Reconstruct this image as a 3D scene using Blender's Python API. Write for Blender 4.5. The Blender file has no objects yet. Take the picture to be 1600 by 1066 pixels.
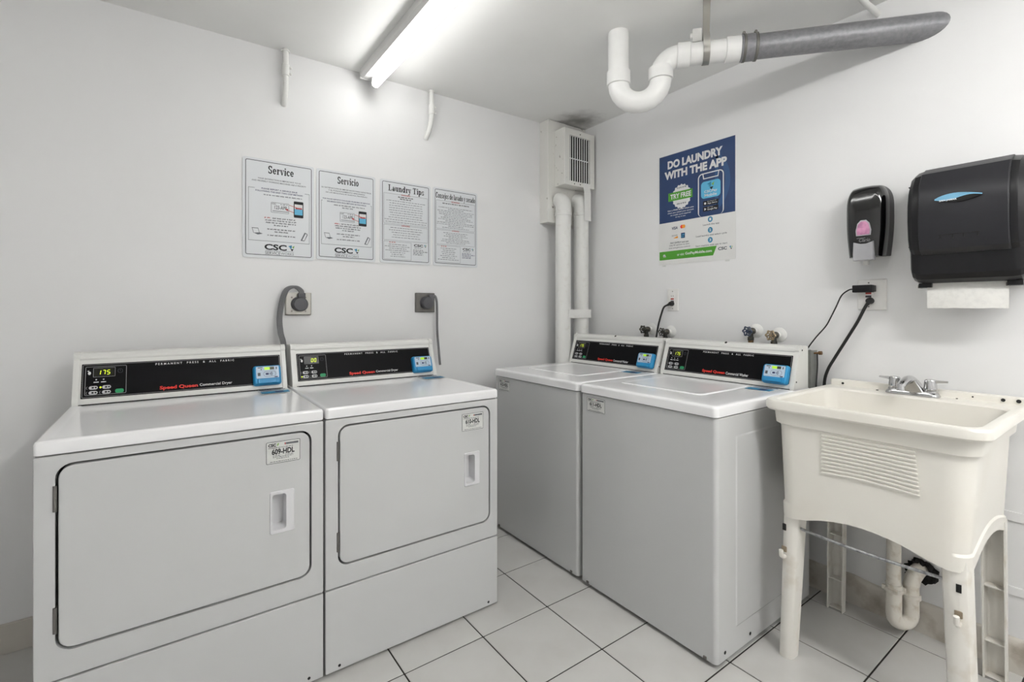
import bpy, bmesh, math, random
from mathutils import Matrix, Vector
random.seed(7)
PI = math.pi
sc = bpy.context.scene
COL = sc.collection

# ------------------------------------------------------------------ camera
cam_data = bpy.data.cameras.new('camera')
cam_data.sensor_width = 36.0
cam_data.lens = 36.0 * 749.0 / 1600.0
cam_data.shift_y = -48.0 / 1600.0
cam_data.clip_start = 0.02
cam = bpy.data.objects.new('camera', cam_data)
COL.objects.link(cam)
cam.location = (-2.31, -2.42, 1.21)
cam.rotation_euler = (PI / 2, 0, -math.radians(35.89))
sc.camera = cam

# ------------------------------------------------------------------ world, exposure
world = bpy.data.worlds.new('world')
sc.world = world
world.use_nodes = True
world.node_tree.nodes['Background'].inputs[0].default_value = (0.05, 0.05, 0.05, 1)
world.node_tree.nodes['Background'].inputs[1].default_value = 0.0
TUBE_STRENGTH = 9.0
FILL_TUBE_STRENGTH = 43.0
sc.view_settings.view_transform = 'Standard'
sc.view_settings.look = 'None'
sc.view_settings.exposure = 0.70
sc.view_settings.gamma = 1.0
sc.view_settings.use_curve_mapping = False


def ceil_z(x):
    return 2.434 + 0.0133 * x


# ------------------------------------------------------------------ materials
def lin(c):
    c = c / 255.0
    return c / 12.92 if c <= 0.04045 else ((c + 0.055) / 1.055) ** 2.4


def rgb(r, g, b):
    return (lin(r), lin(g), lin(b), 1.0)


MATS = {}


def mat(name, col, rough=0.5, metal=0.0, coat=0.0, var=0.0, vscale=8.0, var_col=None, bump=0.0, bscale=40.0,
        emit=None, estr=0.0, lo=0.45, hi=0.7, trans=0.0, spec=None):
    if name in MATS:
        return MATS[name]
    m = bpy.data.materials.new(name)
    m.use_nodes = True
    nt = m.node_tree
    b = nt.nodes['Principled BSDF']
    b.inputs['Base Color'].default_value = rgb(*col)
    b.inputs['Roughness'].default_value = rough
    b.inputs['Metallic'].default_value = metal
    if coat:
        b.inputs['Coat Weight'].default_value = coat
        b.inputs['Coat Roughness'].default_value = 0.08
    if spec is not None:
        b.inputs['Specular IOR Level'].default_value = spec
    if trans:
        b.inputs['Transmission Weight'].default_value = trans
    tc = nt.nodes.new('ShaderNodeTexCoord')
    if var > 0:
        n = nt.nodes.new('ShaderNodeTexNoise')
        n.inputs['Scale'].default_value = vscale
        n.inputs['Detail'].default_value = 6
        nt.links.new(tc.outputs['Object'], n.inputs['Vector'])
        r = nt.nodes.new('ShaderNodeMapRange')
        r.inputs['From Min'].default_value = lo
        r.inputs['From Max'].default_value = hi
        r.inputs['To Max'].default_value = var
        nt.links.new(n.outputs['Fac'], r.inputs['Value'])
        mx = nt.nodes.new('ShaderNodeMix')
        mx.data_type = 'RGBA'
        vc = var_col or tuple(int(c * 0.8) for c in col)
        mx.inputs[6].default_value = rgb(*col)
        mx.inputs[7].default_value = rgb(*vc)
        nt.links.new(r.outputs['Result'], mx.inputs[0])
        nt.links.new(mx.outputs[2], b.inputs['Base Color'])
    if bump > 0:
        n2 = nt.nodes.new('ShaderNodeTexNoise')
        n2.inputs['Scale'].default_value = bscale
        n2.inputs['Detail'].default_value = 4
        nt.links.new(tc.outputs['Object'], n2.inputs['Vector'])
        bp = nt.nodes.new('ShaderNodeBump')
        bp.inputs['Strength'].default_value = bump
        bp.inputs['Distance'].default_value = 0.004
        nt.links.new(n2.outputs['Fac'], bp.inputs['Height'])
        nt.links.new(bp.outputs['Normal'], b.inputs['Normal'])
    if emit:
        b.inputs['Emission Color'].default_value = rgb(*emit)
        b.inputs['Emission Strength'].default_value = estr
    MATS[name] = m
    return m


WALL = mat('painted_wall', (234, 234, 234), 0.42, var=0.35, vscale=2.2, var_col=(229, 229, 228), bump=0.10, bscale=14)
CEIL = mat('painted_ceiling', (241, 241, 239), 0.5, var=0.5, vscale=3, var_col=(235, 235, 232), bump=0.12, bscale=18)
def soot(m, centre, radius):
    nt = m.node_tree
    b = nt.nodes['Principled BSDF']
    src = b.inputs['Base Color'].links[0].from_socket
    tc = nt.nodes.new('ShaderNodeTexCoord')
    d = nt.nodes.new('ShaderNodeVectorMath')
    d.operation = 'DISTANCE'
    d.inputs[1].default_value = centre
    nt.links.new(tc.outputs['Object'], d.inputs[0])
    n = nt.nodes.new('ShaderNodeTexNoise')
    n.inputs['Scale'].default_value = 14
    nt.links.new(tc.outputs['Object'], n.inputs['Vector'])
    a = nt.nodes.new('ShaderNodeMath')
    a.operation = 'MULTIPLY_ADD'
    a.inputs[1].default_value = 0.16
    nt.links.new(n.outputs['Fac'], a.inputs[0])
    nt.links.new(d.outputs['Value'], a.inputs[2])
    r = nt.nodes.new('ShaderNodeMapRange')
    r.interpolation_type = 'SMOOTHSTEP'
    r.inputs['From Min'].default_value = 0.06
    r.inputs['From Max'].default_value = 0.06 + radius
    r.inputs['To Min'].default_value = 0.8
    r.inputs['To Max'].default_value = 0.0
    nt.links.new(a.outputs[0], r.inputs['Value'])
    mx = nt.nodes.new('ShaderNodeMix')
    mx.data_type = 'RGBA'
    mx.inputs[7].default_value = rgb(92, 88, 82)
    nt.links.new(src, mx.inputs[6])
    nt.links.new(r.outputs['Result'], mx.inputs[0])
    nt.links.new(mx.outputs[2], b.inputs['Base Color'])


soot(CEIL, (-0.15, -0.17, 2.432), 0.22)
PIPEPAINT = mat('painted_metal_white', (231, 231, 228), 0.5, var=0.6, vscale=26, var_col=(211, 208, 201), lo=0.58, hi=0.78, bump=0.25, bscale=60)
CHIP = mat('chipped_paint_white', (226, 225, 220), 0.5, var=0.9, vscale=32, var_col=(110, 100, 88), lo=0.66, hi=0.74, bump=0.25, bscale=60)
TILE = mat('glazed_floor_tile', (206, 205, 202), 0.22, coat=0.3, var=0.5, vscale=6, var_col=(195, 193, 189), bump=0.04, bscale=30)
GROUT = mat('dark_grout', (38, 35, 32), 0.9, var=0.6, vscale=30, var_col=(62, 57, 50))
BASETILE = mat('dirty_base_tile', (204, 199, 190), 0.45, var=0.85, vscale=9, var_col=(132, 116, 96), lo=0.53, hi=0.75, bump=0.2, bscale=25)
ENAMEL_SHADED = mat('white_enamel_shaded', (203, 204, 204), 0.25, coat=0.4, var=0.2, vscale=3, var_col=(198, 199, 199))  # white enamel greyed: shade on fronts and sides put into the colour
ENAMEL_LIT = mat('white_enamel_lit', (245, 245, 246), 0.14, coat=0.0, var=0.2, vscale=3, var_col=(240, 240, 241))  # same enamel lightened: light falling on the tops put into the colour
CONSOLE = mat('console_white_plastic', (224, 224, 220), 0.35, var=0.2, vscale=5, var_col=(216, 216, 211))
HANDLE = mat('handle_white_plastic', (222, 222, 224), 0.35, var=0.2, vscale=8, var_col=(214, 214, 217))
DARKGAP = mat('dark_interior', (22, 22, 22), 0.8, var=0.3, vscale=10, var_col=(34, 33, 32))
PANEL = mat('black_panel', (7, 7, 10), 0.45, spec=0.12, var=0.2, vscale=20, var_col=(14, 14, 18))
PRINT_W = mat('print_white', (225, 225, 225), 0.5, var=0.1, vscale=50)
PRINT_GREY = mat('print_grey', (150, 150, 152), 0.5, var=0.1, vscale=50)
PRINT_RED = mat('print_red', (226, 48, 34), 0.5, var=0.1, vscale=50)
PRINT_DRED = mat('print_dark_red', (186, 62, 62), 0.5, var=0.1, vscale=50)
PRINT_K = mat('print_black', (12, 14, 20), 0.6, var=0.1, vscale=50)
PRINT_DG = mat('print_dark_grey', (72, 76, 84), 0.6, var=0.1, vscale=50)
PRINT_MG = mat('print_mid_grey', (104, 108, 114), 0.6, var=0.1, vscale=50)
PRINT_NAVY = mat('print_navy', (40, 46, 92), 0.6, var=0.1, vscale=50)
PRINT_TEAL = mat('print_teal', (38, 130, 168), 0.5, var=0.1, vscale=50)
PRINT_LIME = mat('print_lime', (118, 170, 60), 0.5, var=0.1, vscale=50)
PRINT_GREEN = mat('print_green', (74, 154, 38), 0.45, var=0.1, vscale=50)
PRINT_BLUE = mat('print_blue', (22, 52, 100), 0.4, var=0.6, vscale=6, var_col=(26, 66, 116))
PRINT_LBLUE = mat('print_light_blue', (88, 178, 216), 0.4, var=0.1, vscale=50)
PRINT_ORANGE = mat('print_orange', (238, 158, 44), 0.5, var=0.1, vscale=50)
DIGIT = mat('lit_digit', (200, 220, 40), 0.4, emit=(206, 226, 40), estr=0.55, var=0.1)
DIGITBG = mat('display_glass', (16, 18, 8), 0.2, var=0.2, vscale=30)
BTN = mat('button_grey', (198, 198, 200), 0.45, var=0.1, vscale=30)
BTNG = mat('button_green', (34, 152, 96), 0.45, var=0.1, vscale=30)
READER = mat('reader_blue_plastic', (34, 138, 190), 0.38, var=0.3, vscale=20, var_col=(26, 122, 176))
READERF = mat('reader_face', (192, 208, 224), 0.4, var=0.2, vscale=30)
LCD = mat('reader_lcd', (150, 196, 40), 0.35, emit=(160, 205, 40), estr=0.45, var=0.1)
LCDK = mat('reader_lcd_dark', (58, 66, 44), 0.35, var=0.1)
LABELW = mat('label_paper', (216, 217, 214), 0.5, var=0.2, vscale=40)
SIGN = mat('sign_board_white', (220, 223, 226), 0.35, var=0.15, vscale=6, var_col=(214, 217, 220))
POSTER = mat('poster_paper', (226, 226, 224), 0.35, var=0.1, vscale=8)
STEEL = mat('brushed_steel', (168, 166, 160), 0.38, metal=0.9, var=0.3, vscale=14, bump=0.05)
STEELD = mat('dull_steel', (118, 116, 112), 0.5, metal=0.7, var=0.4, vscale=30)
GALV = mat('galvanised_pipe', (138, 138, 141), 0.42, metal=0.35, var=0.6, vscale=70, var_col=(116, 116, 120), lo=0.4, hi=0.65, bump=0.25, bscale=160)
CHROME = mat('chrome', (205, 205, 206), 0.12, metal=1.0, var=0.3, vscale=20, var_col=(170, 170, 170))
ROD = mat('zinc_rod', (175, 176, 178), 0.35, metal=0.8, var=0.7, vscale=80, var_col=(80, 80, 82))
PVC = mat('white_pvc', (237, 237, 235), 0.3, coat=0.2, var=0.2, vscale=14, var_col=(217, 217, 212))
BLACKP = mat('black_plastic', (16, 16, 19), 0.34, spec=0.35, var=0.3, vscale=20, var_col=(27, 27, 30))
BLACKG = mat('gloss_black_plastic', (8, 8, 9), 0.12, coat=0.6, var=0.2, vscale=20)
SMOKE = mat('smoky_black_plastic', (36, 36, 40), 0.36, spec=0.35, var=0.4, vscale=5, var_col=(46, 46, 50))
DKGREY = mat('charcoal_plastic', (44, 44, 46), 0.45, var=0.3, vscale=12)
SILVER = mat('silver_plastic', (176, 176, 180), 0.35, metal=0.3, var=0.2, vscale=20)
PINK = mat('pink_soap', (214, 150, 186), 0.25, coat=0.5, var=0.8, vscale=26, var_col=(120, 70, 100))
PAPER = mat('paper_towel', (230, 229, 225), 0.9, var=0.2, vscale=60, bump=0.2, bscale=220)
CORDG = mat('grey_cord', (112, 112, 114), 0.5, var=0.2, vscale=30)
PLUGG = mat('grey_plug', (82, 82, 86), 0.5, var=0.3, vscale=30)
CORDK = mat('black_cord', (22, 22, 23), 0.5, var=0.2, vscale=30)
OUTW = mat('outlet_white', (234, 233, 230), 0.4, var=0.2, vscale=30)
OUTRED = mat('outlet_red_button', (168, 50, 44), 0.45, var=0.2, vscale=30)
BRASS = mat('old_brass', (132, 100, 68), 0.42, metal=0.8, var=0.9, vscale=60, var_col=(70, 78, 66), bump=0.3, bscale=120)
VALVEK = mat('dark_valve_metal', (64, 66, 64), 0.45, metal=0.6, var=0.8, vscale=80, var_col=(112, 104, 88), bump=0.3, bscale=120)
WHEELB = mat('blue_valve_wheel', (48, 60, 84), 0.4, metal=0.3, var=0.6, vscale=60, var_col=(130, 138, 150))
WHEELT = mat('worn_valve_wheel', (168, 150, 122), 0.45, metal=0.4, var=0.8, vscale=70, var_col=(92, 84, 74))
SINK = mat('cream_sink_plastic', (238, 235, 227), 0.38, var=0.5, vscale=4, var_col=(231, 225, 213), lo=0.5, hi=0.75)
SINKLEG = mat('cream_leg_plastic', (234, 231, 224), 0.42, var=0.7, vscale=14, var_col=(204, 193, 174), lo=0.55, hi=0.78)
DRAINP = mat('drain_plastic', (232, 227, 217), 0.42, var=0.8, vscale=30, var_col=(190, 176, 154), lo=0.52, hi=0.75)
HOLEK = mat('hole_dark', (14, 13, 12), 0.8, var=0.5, vscale=60, bump=0.6, bscale=90)
TUBE = mat('lit_tube', (255, 255, 255), 0.4, emit=(254, 253, 251), estr=TUBE_STRENGTH)
FIXT = mat('fixture_white', (222, 222, 220), 0.4, var=0.2, vscale=10)


# ------------------------------------------------------------------ mesh builder
class MB:
    def __init__(self):
        self.v = []
        self.f = []
        self.M = Matrix.Identity(4)

    def add(self, vs, fs):
        o = len(self.v)
        M = self.M
        self.v += [tuple(M @ Vector(p)) for p in vs]
        self.f += [tuple(i + o for i in q) for q in fs]
        return self

    def box(self, x0, x1, y0, y1, z0, z1, bevel=0.0, seg=2):
        bm = bmesh.new()
        bmesh.ops.create_cube(bm, size=1)
        for v in bm.verts:
            v.co = ((x0 + x1) / 2 + v.co.x * (x1 - x0), (y0 + y1) / 2 + v.co.y * (y1 - y0), (z0 + z1) / 2 + v.co.z * (z1 - z0))
        if bevel > 0:
            bmesh.ops.bevel(bm, geom=list(bm.edges), offset=bevel, segments=seg, profile=0.5, affect='EDGES')
        bm.verts.index_update()
        self.add([v.co.copy() for v in bm.verts], [[v.index for v in f.verts] for f in bm.faces])
        bm.free()
        return self

    def loft(self, loops, cap0=True, cap1=True):
        n = len(loops[0])
        vs = [p for l in loops for p in l]
        fs = []
        for k in range(len(loops) - 1):
            for i in range(n):
                j = (i + 1) % n
                fs.append((k * n + i, k * n + j, (k + 1) * n + j, (k + 1) * n + i))
        if cap0:
            fs.append(tuple(range(n - 1, -1, -1)))
        if cap1:
            b = (len(loops) - 1) * n
            fs.append(tuple(b + i for i in range(n)))
        return self.add(vs, fs)

    def lathe(self, prof, p, d, seg=20, cap=True):
        d = Vector(d).normalized()
        p = Vector(p)
        u = d.orthogonal().normalized()
        w = d.cross(u)
        loops = []
        for (r, h) in prof:
            loops.append([tuple(p + d * h + (u * math.cos(2 * PI * i / seg) + w * math.sin(2 * PI * i / seg)) * max(r, 1e-5)) for i in range(seg)])
        return self.loft(loops, cap, cap)

    def cyl(self, p0, p1, r, seg=16, r1=None):
        d = Vector(p1) - Vector(p0)
        return self.lathe([(r, 0), (r1 if r1 is not None else r, d.length)], p0, d, seg)

    def tube(self, pts, r, seg=10, caps=True, radii=None):
        pts = [Vector(p) for p in pts]
        t = (pts[1] - pts[0]).normalized()
        u = t.orthogonal().normalized()
        loops = []
        for i, p in enumerate(pts):
            if i == 0:
                tt = (pts[1] - pts[0]).normalized()
            elif i == len(pts) - 1:
                tt = (pts[-1] - pts[-2]).normalized()
            else:
                tt = ((pts[i + 1] - p).normalized() + (p - pts[i - 1]).normalized()).normalized()
            u = (u - tt * u.dot(tt)).normalized()
            w = tt.cross(u)
            rr_ = radii[i] if radii else r
            loops.append([tuple(p + (u * math.cos(2 * PI * k / seg) + w * math.sin(2 * PI * k / seg)) * rr_) for k in range(seg)])
        return self.loft(loops, caps, caps)

    def poly(self, pts, z=0.0, thick=0.0):
        n = len(pts)
        if thick <= 0:
            return self.add([(p[0], p[1], z) for p in pts], [tuple(range(n))])
        return self.loft([[(p[0], p[1], z) for p in pts], [(p[0], p[1], z + thick) for p in pts]])

    def rect(self, x0, x1, y0, y1, z=0.0):
        return self.poly([(x0, y0), (x1, y0), (x1, y1), (x0, y1)], z)

    def frame(self, x0, x1, y0, y1, t, r=0.0, z=0.0, n=4):
        a = rr(x0, x1, y0, y1, max(r, 1e-4), n)
        b = rr(x0 + t, x1 - t, y0 + t, y1 - t, max(r - t, 5e-5), n)
        return self.loft([[(p[0], p[1], z) for p in a], [(p[0], p[1], z) for p in b]], False, False)

    def disc(self, cx, cy, rx, ry=None, z=0.0, seg=20):
        ry = ry or rx
        return self.poly([(cx + rx * math.cos(2 * PI * i / seg), cy + ry * math.sin(2 * PI * i / seg)) for i in range(seg)], z)

    def text(self, s, x0=None, x1=None, y0=0.0, y1=None, z=0.0, bold=0.0, align='L', h=None, cx=None, shear=0.0):
        tv, tf = text_geo(s, bold, shear)
        if not tv:
            return self
        ax0 = min(p[0] for p in tv)
        ax1 = max(p[0] for p in tv)
        ay0 = min(p[1] for p in tv)
        ay1 = max(p[1] for p in tv)
        if y1 is not None:
            sy = (y1 - y0) / (ay1 - ay0)
        else:
            sy = h / 0.72
        if x1 is not None:
            sx = (x1 - x0) / (ax1 - ax0)
            ox = x0
        else:
            sx = sy
            ox = x0 if cx is None else cx - sx * (ax1 - ax0) / 2
        oy = y0 - (ay0 * sy if y1 is not None else 0)
        return self.add([(ox + (p[0] - ax0) * sx, oy + p[1] * sy, z) for p in tv], tf)

    STUFF = {'icon_print', 'face_print', 'small_print', 'body_text', 'step_text', 'contact_text', 'sticker_text', 'barcode_print', 'subheading_text'}

    def obj(self, name, m, parent=None, smooth=True, angle=35, loc=None, rz=None, recalc=True, kind=None):
        me = bpy.data.meshes.new(name)
        me.from_pydata(self.v, [], self.f)
        if recalc:
            bm = bmesh.new()
            bm.from_mesh(me)
            bmesh.ops.recalc_face_normals(bm, faces=bm.faces)
            bm.to_mesh(me)
            bm.free()
        me.materials.append(m)
        if smooth:
            me.polygons.foreach_set('use_smooth', [True] * len(me.polygons))
            me.set_sharp_from_angle(angle=math.radians(angle))
        o = bpy.data.objects.new(name, me)
        if smooth:
            wn = o.modifiers.new('weighted_normal', 'WEIGHTED_NORMAL')
            wn.keep_sharp = True
        COL.objects.link(o)
        if parent:
            o.parent = parent
        if loc:
            o.location = loc
        if rz is not None:
            o.rotation_euler = (0, 0, rz)
        if kind or (parent and name in self.STUFF):
            o['kind'] = kind or 'stuff'
        return o


_tc = {}


def text_geo(s, bold=0.0, shear=0.0):
    k = (s, bold, shear)
    if k not in _tc:
        cu = bpy.data.curves.new('t', 'FONT')
        cu.body = s
        cu.offset = bold
        cu.shear = shear
        cu.resolution_u = 3
        o = bpy.data.objects.new('t', cu)
        me = bpy.data.meshes.new_from_object(o)
        _tc[k] = ([tuple(v.co) for v in me.vertices], [tuple(p.vertices) for p in me.polygons])
        bpy.data.objects.remove(o)
        bpy.data.meshes.remove(me)
        bpy.data.curves.remove(cu)
    return _tc[k]


def rr(x0, x1, y0, y1, r, n=5, m=1):
    """rounded rectangle, counter-clockwise; m subdivisions per straight side"""
    pts = []
    cs = [(x1 - r, y0 + r, -PI / 2), (x1 - r, y1 - r, 0), (x0 + r, y1 - r, PI / 2), (x0 + r, y0 + r, PI)]
    for (cx, cy, a0) in cs:
        for i in range(n + 1):
            a = a0 + (PI / 2) * i / n
            pts.append((cx + r * math.cos(a), cy + r * math.sin(a)))
    if m > 1:
        out = []
        N = len(pts)
        for i in range(N):
            out.append(pts[i])
            if i % (n + 1) == n:
                q = pts[(i + 1) % N]
                for k in range(1, m):
                    out.append((pts[i][0] + (q[0] - pts[i][0]) * k / m, pts[i][1] + (q[1] - pts[i][1]) * k / m))
        pts = out
    return pts


def catmull(pts, n=8):
    P = [Vector(p) for p in pts]
    P = [P[0] * 2 - P[1]] + P + [P[-1] * 2 - P[-2]]
    out = []
    for i in range(1, len(P) - 2):
        for k in range(n):
            t = k / n
            a, b, c, d = P[i - 1], P[i], P[i + 1], P[i + 2]
            out.append(0.5 * ((2 * b) + (c - a) * t + (2 * a - 5 * b + 4 * c - d) * t * t + (3 * b - a - 3 * c + d) * t ** 3))
    out.append(P[-2])
    return out


def frame_m(o, X, Y, Z=None):
    X = Vector(X).normalized()
    Y = Vector(Y).normalized()
    Z = X.cross(Y)
    M = Matrix.Identity(4)
    for i in range(3):
        M[i][0], M[i][1], M[i][2], M[i][3] = X[i], Y[i], Z[i], o[i]
    return M


def mb(M=None):
    b = MB()
    if M is not None:
        b.M = M
    return b


def thing(name, label, cat, loc, rz=0.0, group=None):
    o = bpy.data.objects.new(name, None)
    o.empty_display_size = 0.05
    COL.objects.link(o)
    o.location = loc
    o.rotation_euler = (0, 0, rz)
    tag(o, label, cat, group)
    return o


def tag(o, label=None, cat=None, group=None, kind=None):
    if label:
        o['label'] = label
    if cat:
        o['category'] = cat
    if group:
        o['group'] = group
    if kind:
        o['kind'] = kind
    return o


def attach(o, root):
    o.parent = root
    M = Matrix.Translation(root.location) @ root.rotation_euler.to_matrix().to_4x4()
    o.matrix_parent_inverse = M.inverted()
    return o


def struct(o, label):
    o['kind'] = 'structure'
    o['label'] = label
    return o


# ------------------------------------------------------------------ room shell
XL, YF = -3.55, -4.25
struct(mb().box(XL - .12, 0.12, 0, 0.12, -0.06, 2.6).obj('wall_back', WALL, smooth=False), 'white painted wall behind the two dryers')
wall_r = struct(mb().box(0, 0.12, YF, 0, -0.06, 2.6).obj('wall_right', WALL, smooth=False), 'white painted wall behind the washers and sink')
struct(mb().box(XL - .12, XL, YF, 0, -0.06, 2.6).obj('wall_left', WALL, smooth=False), 'white painted wall on the left of the room')
struct(mb().box(XL - .12, 0.12, YF - .12, YF, -0.06, 2.6).obj('wall_front', WALL, smooth=False), 'white painted wall behind the viewer')
b = mb()
zl, zr = ceil_z(XL - .12), ceil_z(0.12)
b.add([(XL - .12, YF - .12, zl), (0.12, YF - .12, zr), (0.12, 0.12, zr), (XL - .12, 0.12, zl),
       (XL - .12, YF - .12, 2.7), (0.12, YF - .12, 2.7), (0.12, 0.12, 2.7), (XL - .12, 0.12, 2.7)],
      [(0, 3, 2, 1), (4, 5, 6, 7), (0, 1, 5, 4), (1, 2, 6, 5), (2, 3, 7, 6), (3, 0, 4, 7)])
struct(b.obj('ceiling', CEIL, smooth=False), 'white painted ceiling')
floor = struct(mb().box(XL, 0, YF, 0, -0.06, -0.0025).obj('floor', GROUT, smooth=False), 'pale glazed tile floor with dark grout')
xs = [0.0] + [-0.117 - 0.3095 * k for k in range(12)]
ys = [0.0] + [-0.311 - 0.3032 * k for k in range(14)]
xs = [x for x in xs if x > XL] + [XL]
ys = [y for y in ys if y > YF] + [YF]
tcache = {}
for i in range(len(xs) - 1):
    for j in range(len(ys) - 1):
        w, d = xs[i] - xs[i + 1], ys[j] - ys[j + 1]
        k = (round(w, 3), round(d, 3))
        g = 0.0026
        if k not in tcache:
            o = mb().box(-w / 2 + g, w / 2 - g, -d / 2 + g, d / 2 - g, -0.008, 0.0, 0.0012, 1).obj('floor_tile', TILE, floor)
            tcache[k] = o
        else:
            o = tcache[k].copy()
            COL.objects.link(o)
        o.parent = floor
        o.location = ((xs[i] + xs[i + 1]) / 2, (ys[j] + ys[j + 1]) / 2, 0)

# base tiles along the walls
b = mb()
b.box(XL, 0, -0.013, 0.001, 0.0, 0.105, 0.003)
struct(b.obj('baseboard_back', BASETILE), 'dirty tile baseboard behind the dryers')
b = mb()
random.seed(3)
# uneven old base: profile height wobbles along the wall
N = 70
loops = []
for i in range(N + 1):
    y = -0.02 + (YF + 0.04) * i / N
    zt = 0.112 + random.uniform(-.005, .006)
    t = 0.016 + random.uniform(-.003, .003)
    loops.append([(0.002, y, 0), (-t - 0.002, y, 0), (-t, y, 0.03), (-t + random.uniform(-.002, .002), y, 0.075), (-t * 0.8, y, zt - 0.008), (-0.004, y, zt), (0.002, y, zt)])
b.loft(loops)
struct(b.obj('baseboard_right', BASETILE, angle=60), 'crumbling stained base along the washer wall')
for n, (z0, z1) in enumerate([(0.502, 0.533), (0.254, 0.282)]):
    b = mb().box(-0.006, 0.001, -3.4, -1.985, z0, z1, 0.0015)
    struct(b.obj('trim_%d' % (n + 1), WALL), 'thin horizontal painted strip on wall beside the sink')
# ragged pipe hole low in the right wall
b = mb(frame_m((-0.0015, -1.862, 0.222), (0, -1, 0), (0, 0, 1)))
random.seed(11)
pts = []
for i in range(28):
    a = 2 * PI * i / 28
    r = 0.05 * (1 + random.uniform(-.16, .16))
    pts.append((r * math.cos(a), r * math.sin(a) * (1.0 if a < PI else 0.9)))
b.poly(pts, 0, 0.001)
hole = b.obj('pipe_hole', HOLEK, wall_r)
b = mb()
ring = []
for i in range(25):
    a = -0.5 + 4.2 * i / 24
    r = 0.040 + random.uniform(-.006, .006)
    ring.append((-0.010 + random.uniform(-.004, .004), -1.862 - r * math.cos(a), 0.222 + r * math.sin(a)))
b.tube(ring, 0.012, 7, radii=[0.006 + random.uniform(0, .006) for _ in ring])
b.obj('black_insulation', HOLEK, hole)


# ------------------------------------------------------------------ ceiling light
def light(label, c, rz, length, width, height, tubes, tm):
    """batten luminaire; local y runs along it, hangs from z=0"""
    zt = ceil_z(c[0])
    t = thing('fluorescent_light', label, 'ceiling light', (c[0], c[1], zt), rz)
    yA, yB = length / 2, -length / 2
    xl, xr = -width / 2, width / 2
    zb = -height
    prof = [(xl, 0), (xl, zb + 0.014), (xl + 0.004, zb + 0.010), (xl + 0.012, zb), (xr - 0.012, zb), (xr - 0.004, zb + 0.010), (xr, zb + 0.014), (xr, 0)]
    mb().loft([[(p[0], yA, p[1]) for p in prof], [(p[0], yB, p[1]) for p in prof]]).obj('housing', FIXT, t)
    for y, s in ((yA, 1), (yB, -1)):
        mb().box(xl - .001, xr + .001, y - .002 + .002 * s, y + .002 + .002 * s, zb - .003, -.0005, .0008, 1).obj('end_plate', FIXT, t)
    zc = zb - 0.032
    for xc in tubes:
        for y, s in ((yA - 0.048, 1), (yB + 0.048, -1)):
            lo = rr(xc - 0.017, xc + 0.017, zc - 0.021, zb + 0.002, 0.016, 5)
            mb().loft([[(p[0], y, p[1]) for p in lo], [(p[0], y + 0.014 * s, p[1]) for p in lo]]).obj('lamp_holder', FIXT, t)
        L = length - 0.096
        mb().lathe([(0.012, 0), (0.0188, 0.004), (0.0188, L - .004), (0.012, L)], (xc, yA - 0.048, zc), (0, -1, 0), 20).obj('tube', tm, t)


FILL_TUBE = mat('lit_fill_tube', (255, 255, 255), 0.4, emit=(254, 253, 251), estr=FILL_TUBE_STRENGTH)
light('long white fluorescent batten with one lit tube on ceiling', (-1.467, -1.265), 0, 2.44, .110, .046, (.004,), TUBE)
light('added twin tube fill light on the ceiling behind the viewer', (-1.20, -3.33), 0, 1.60, .16, .05, (-.045, .045), FILL_TUBE)  # unseen fixture, added to fill the room with light


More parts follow.
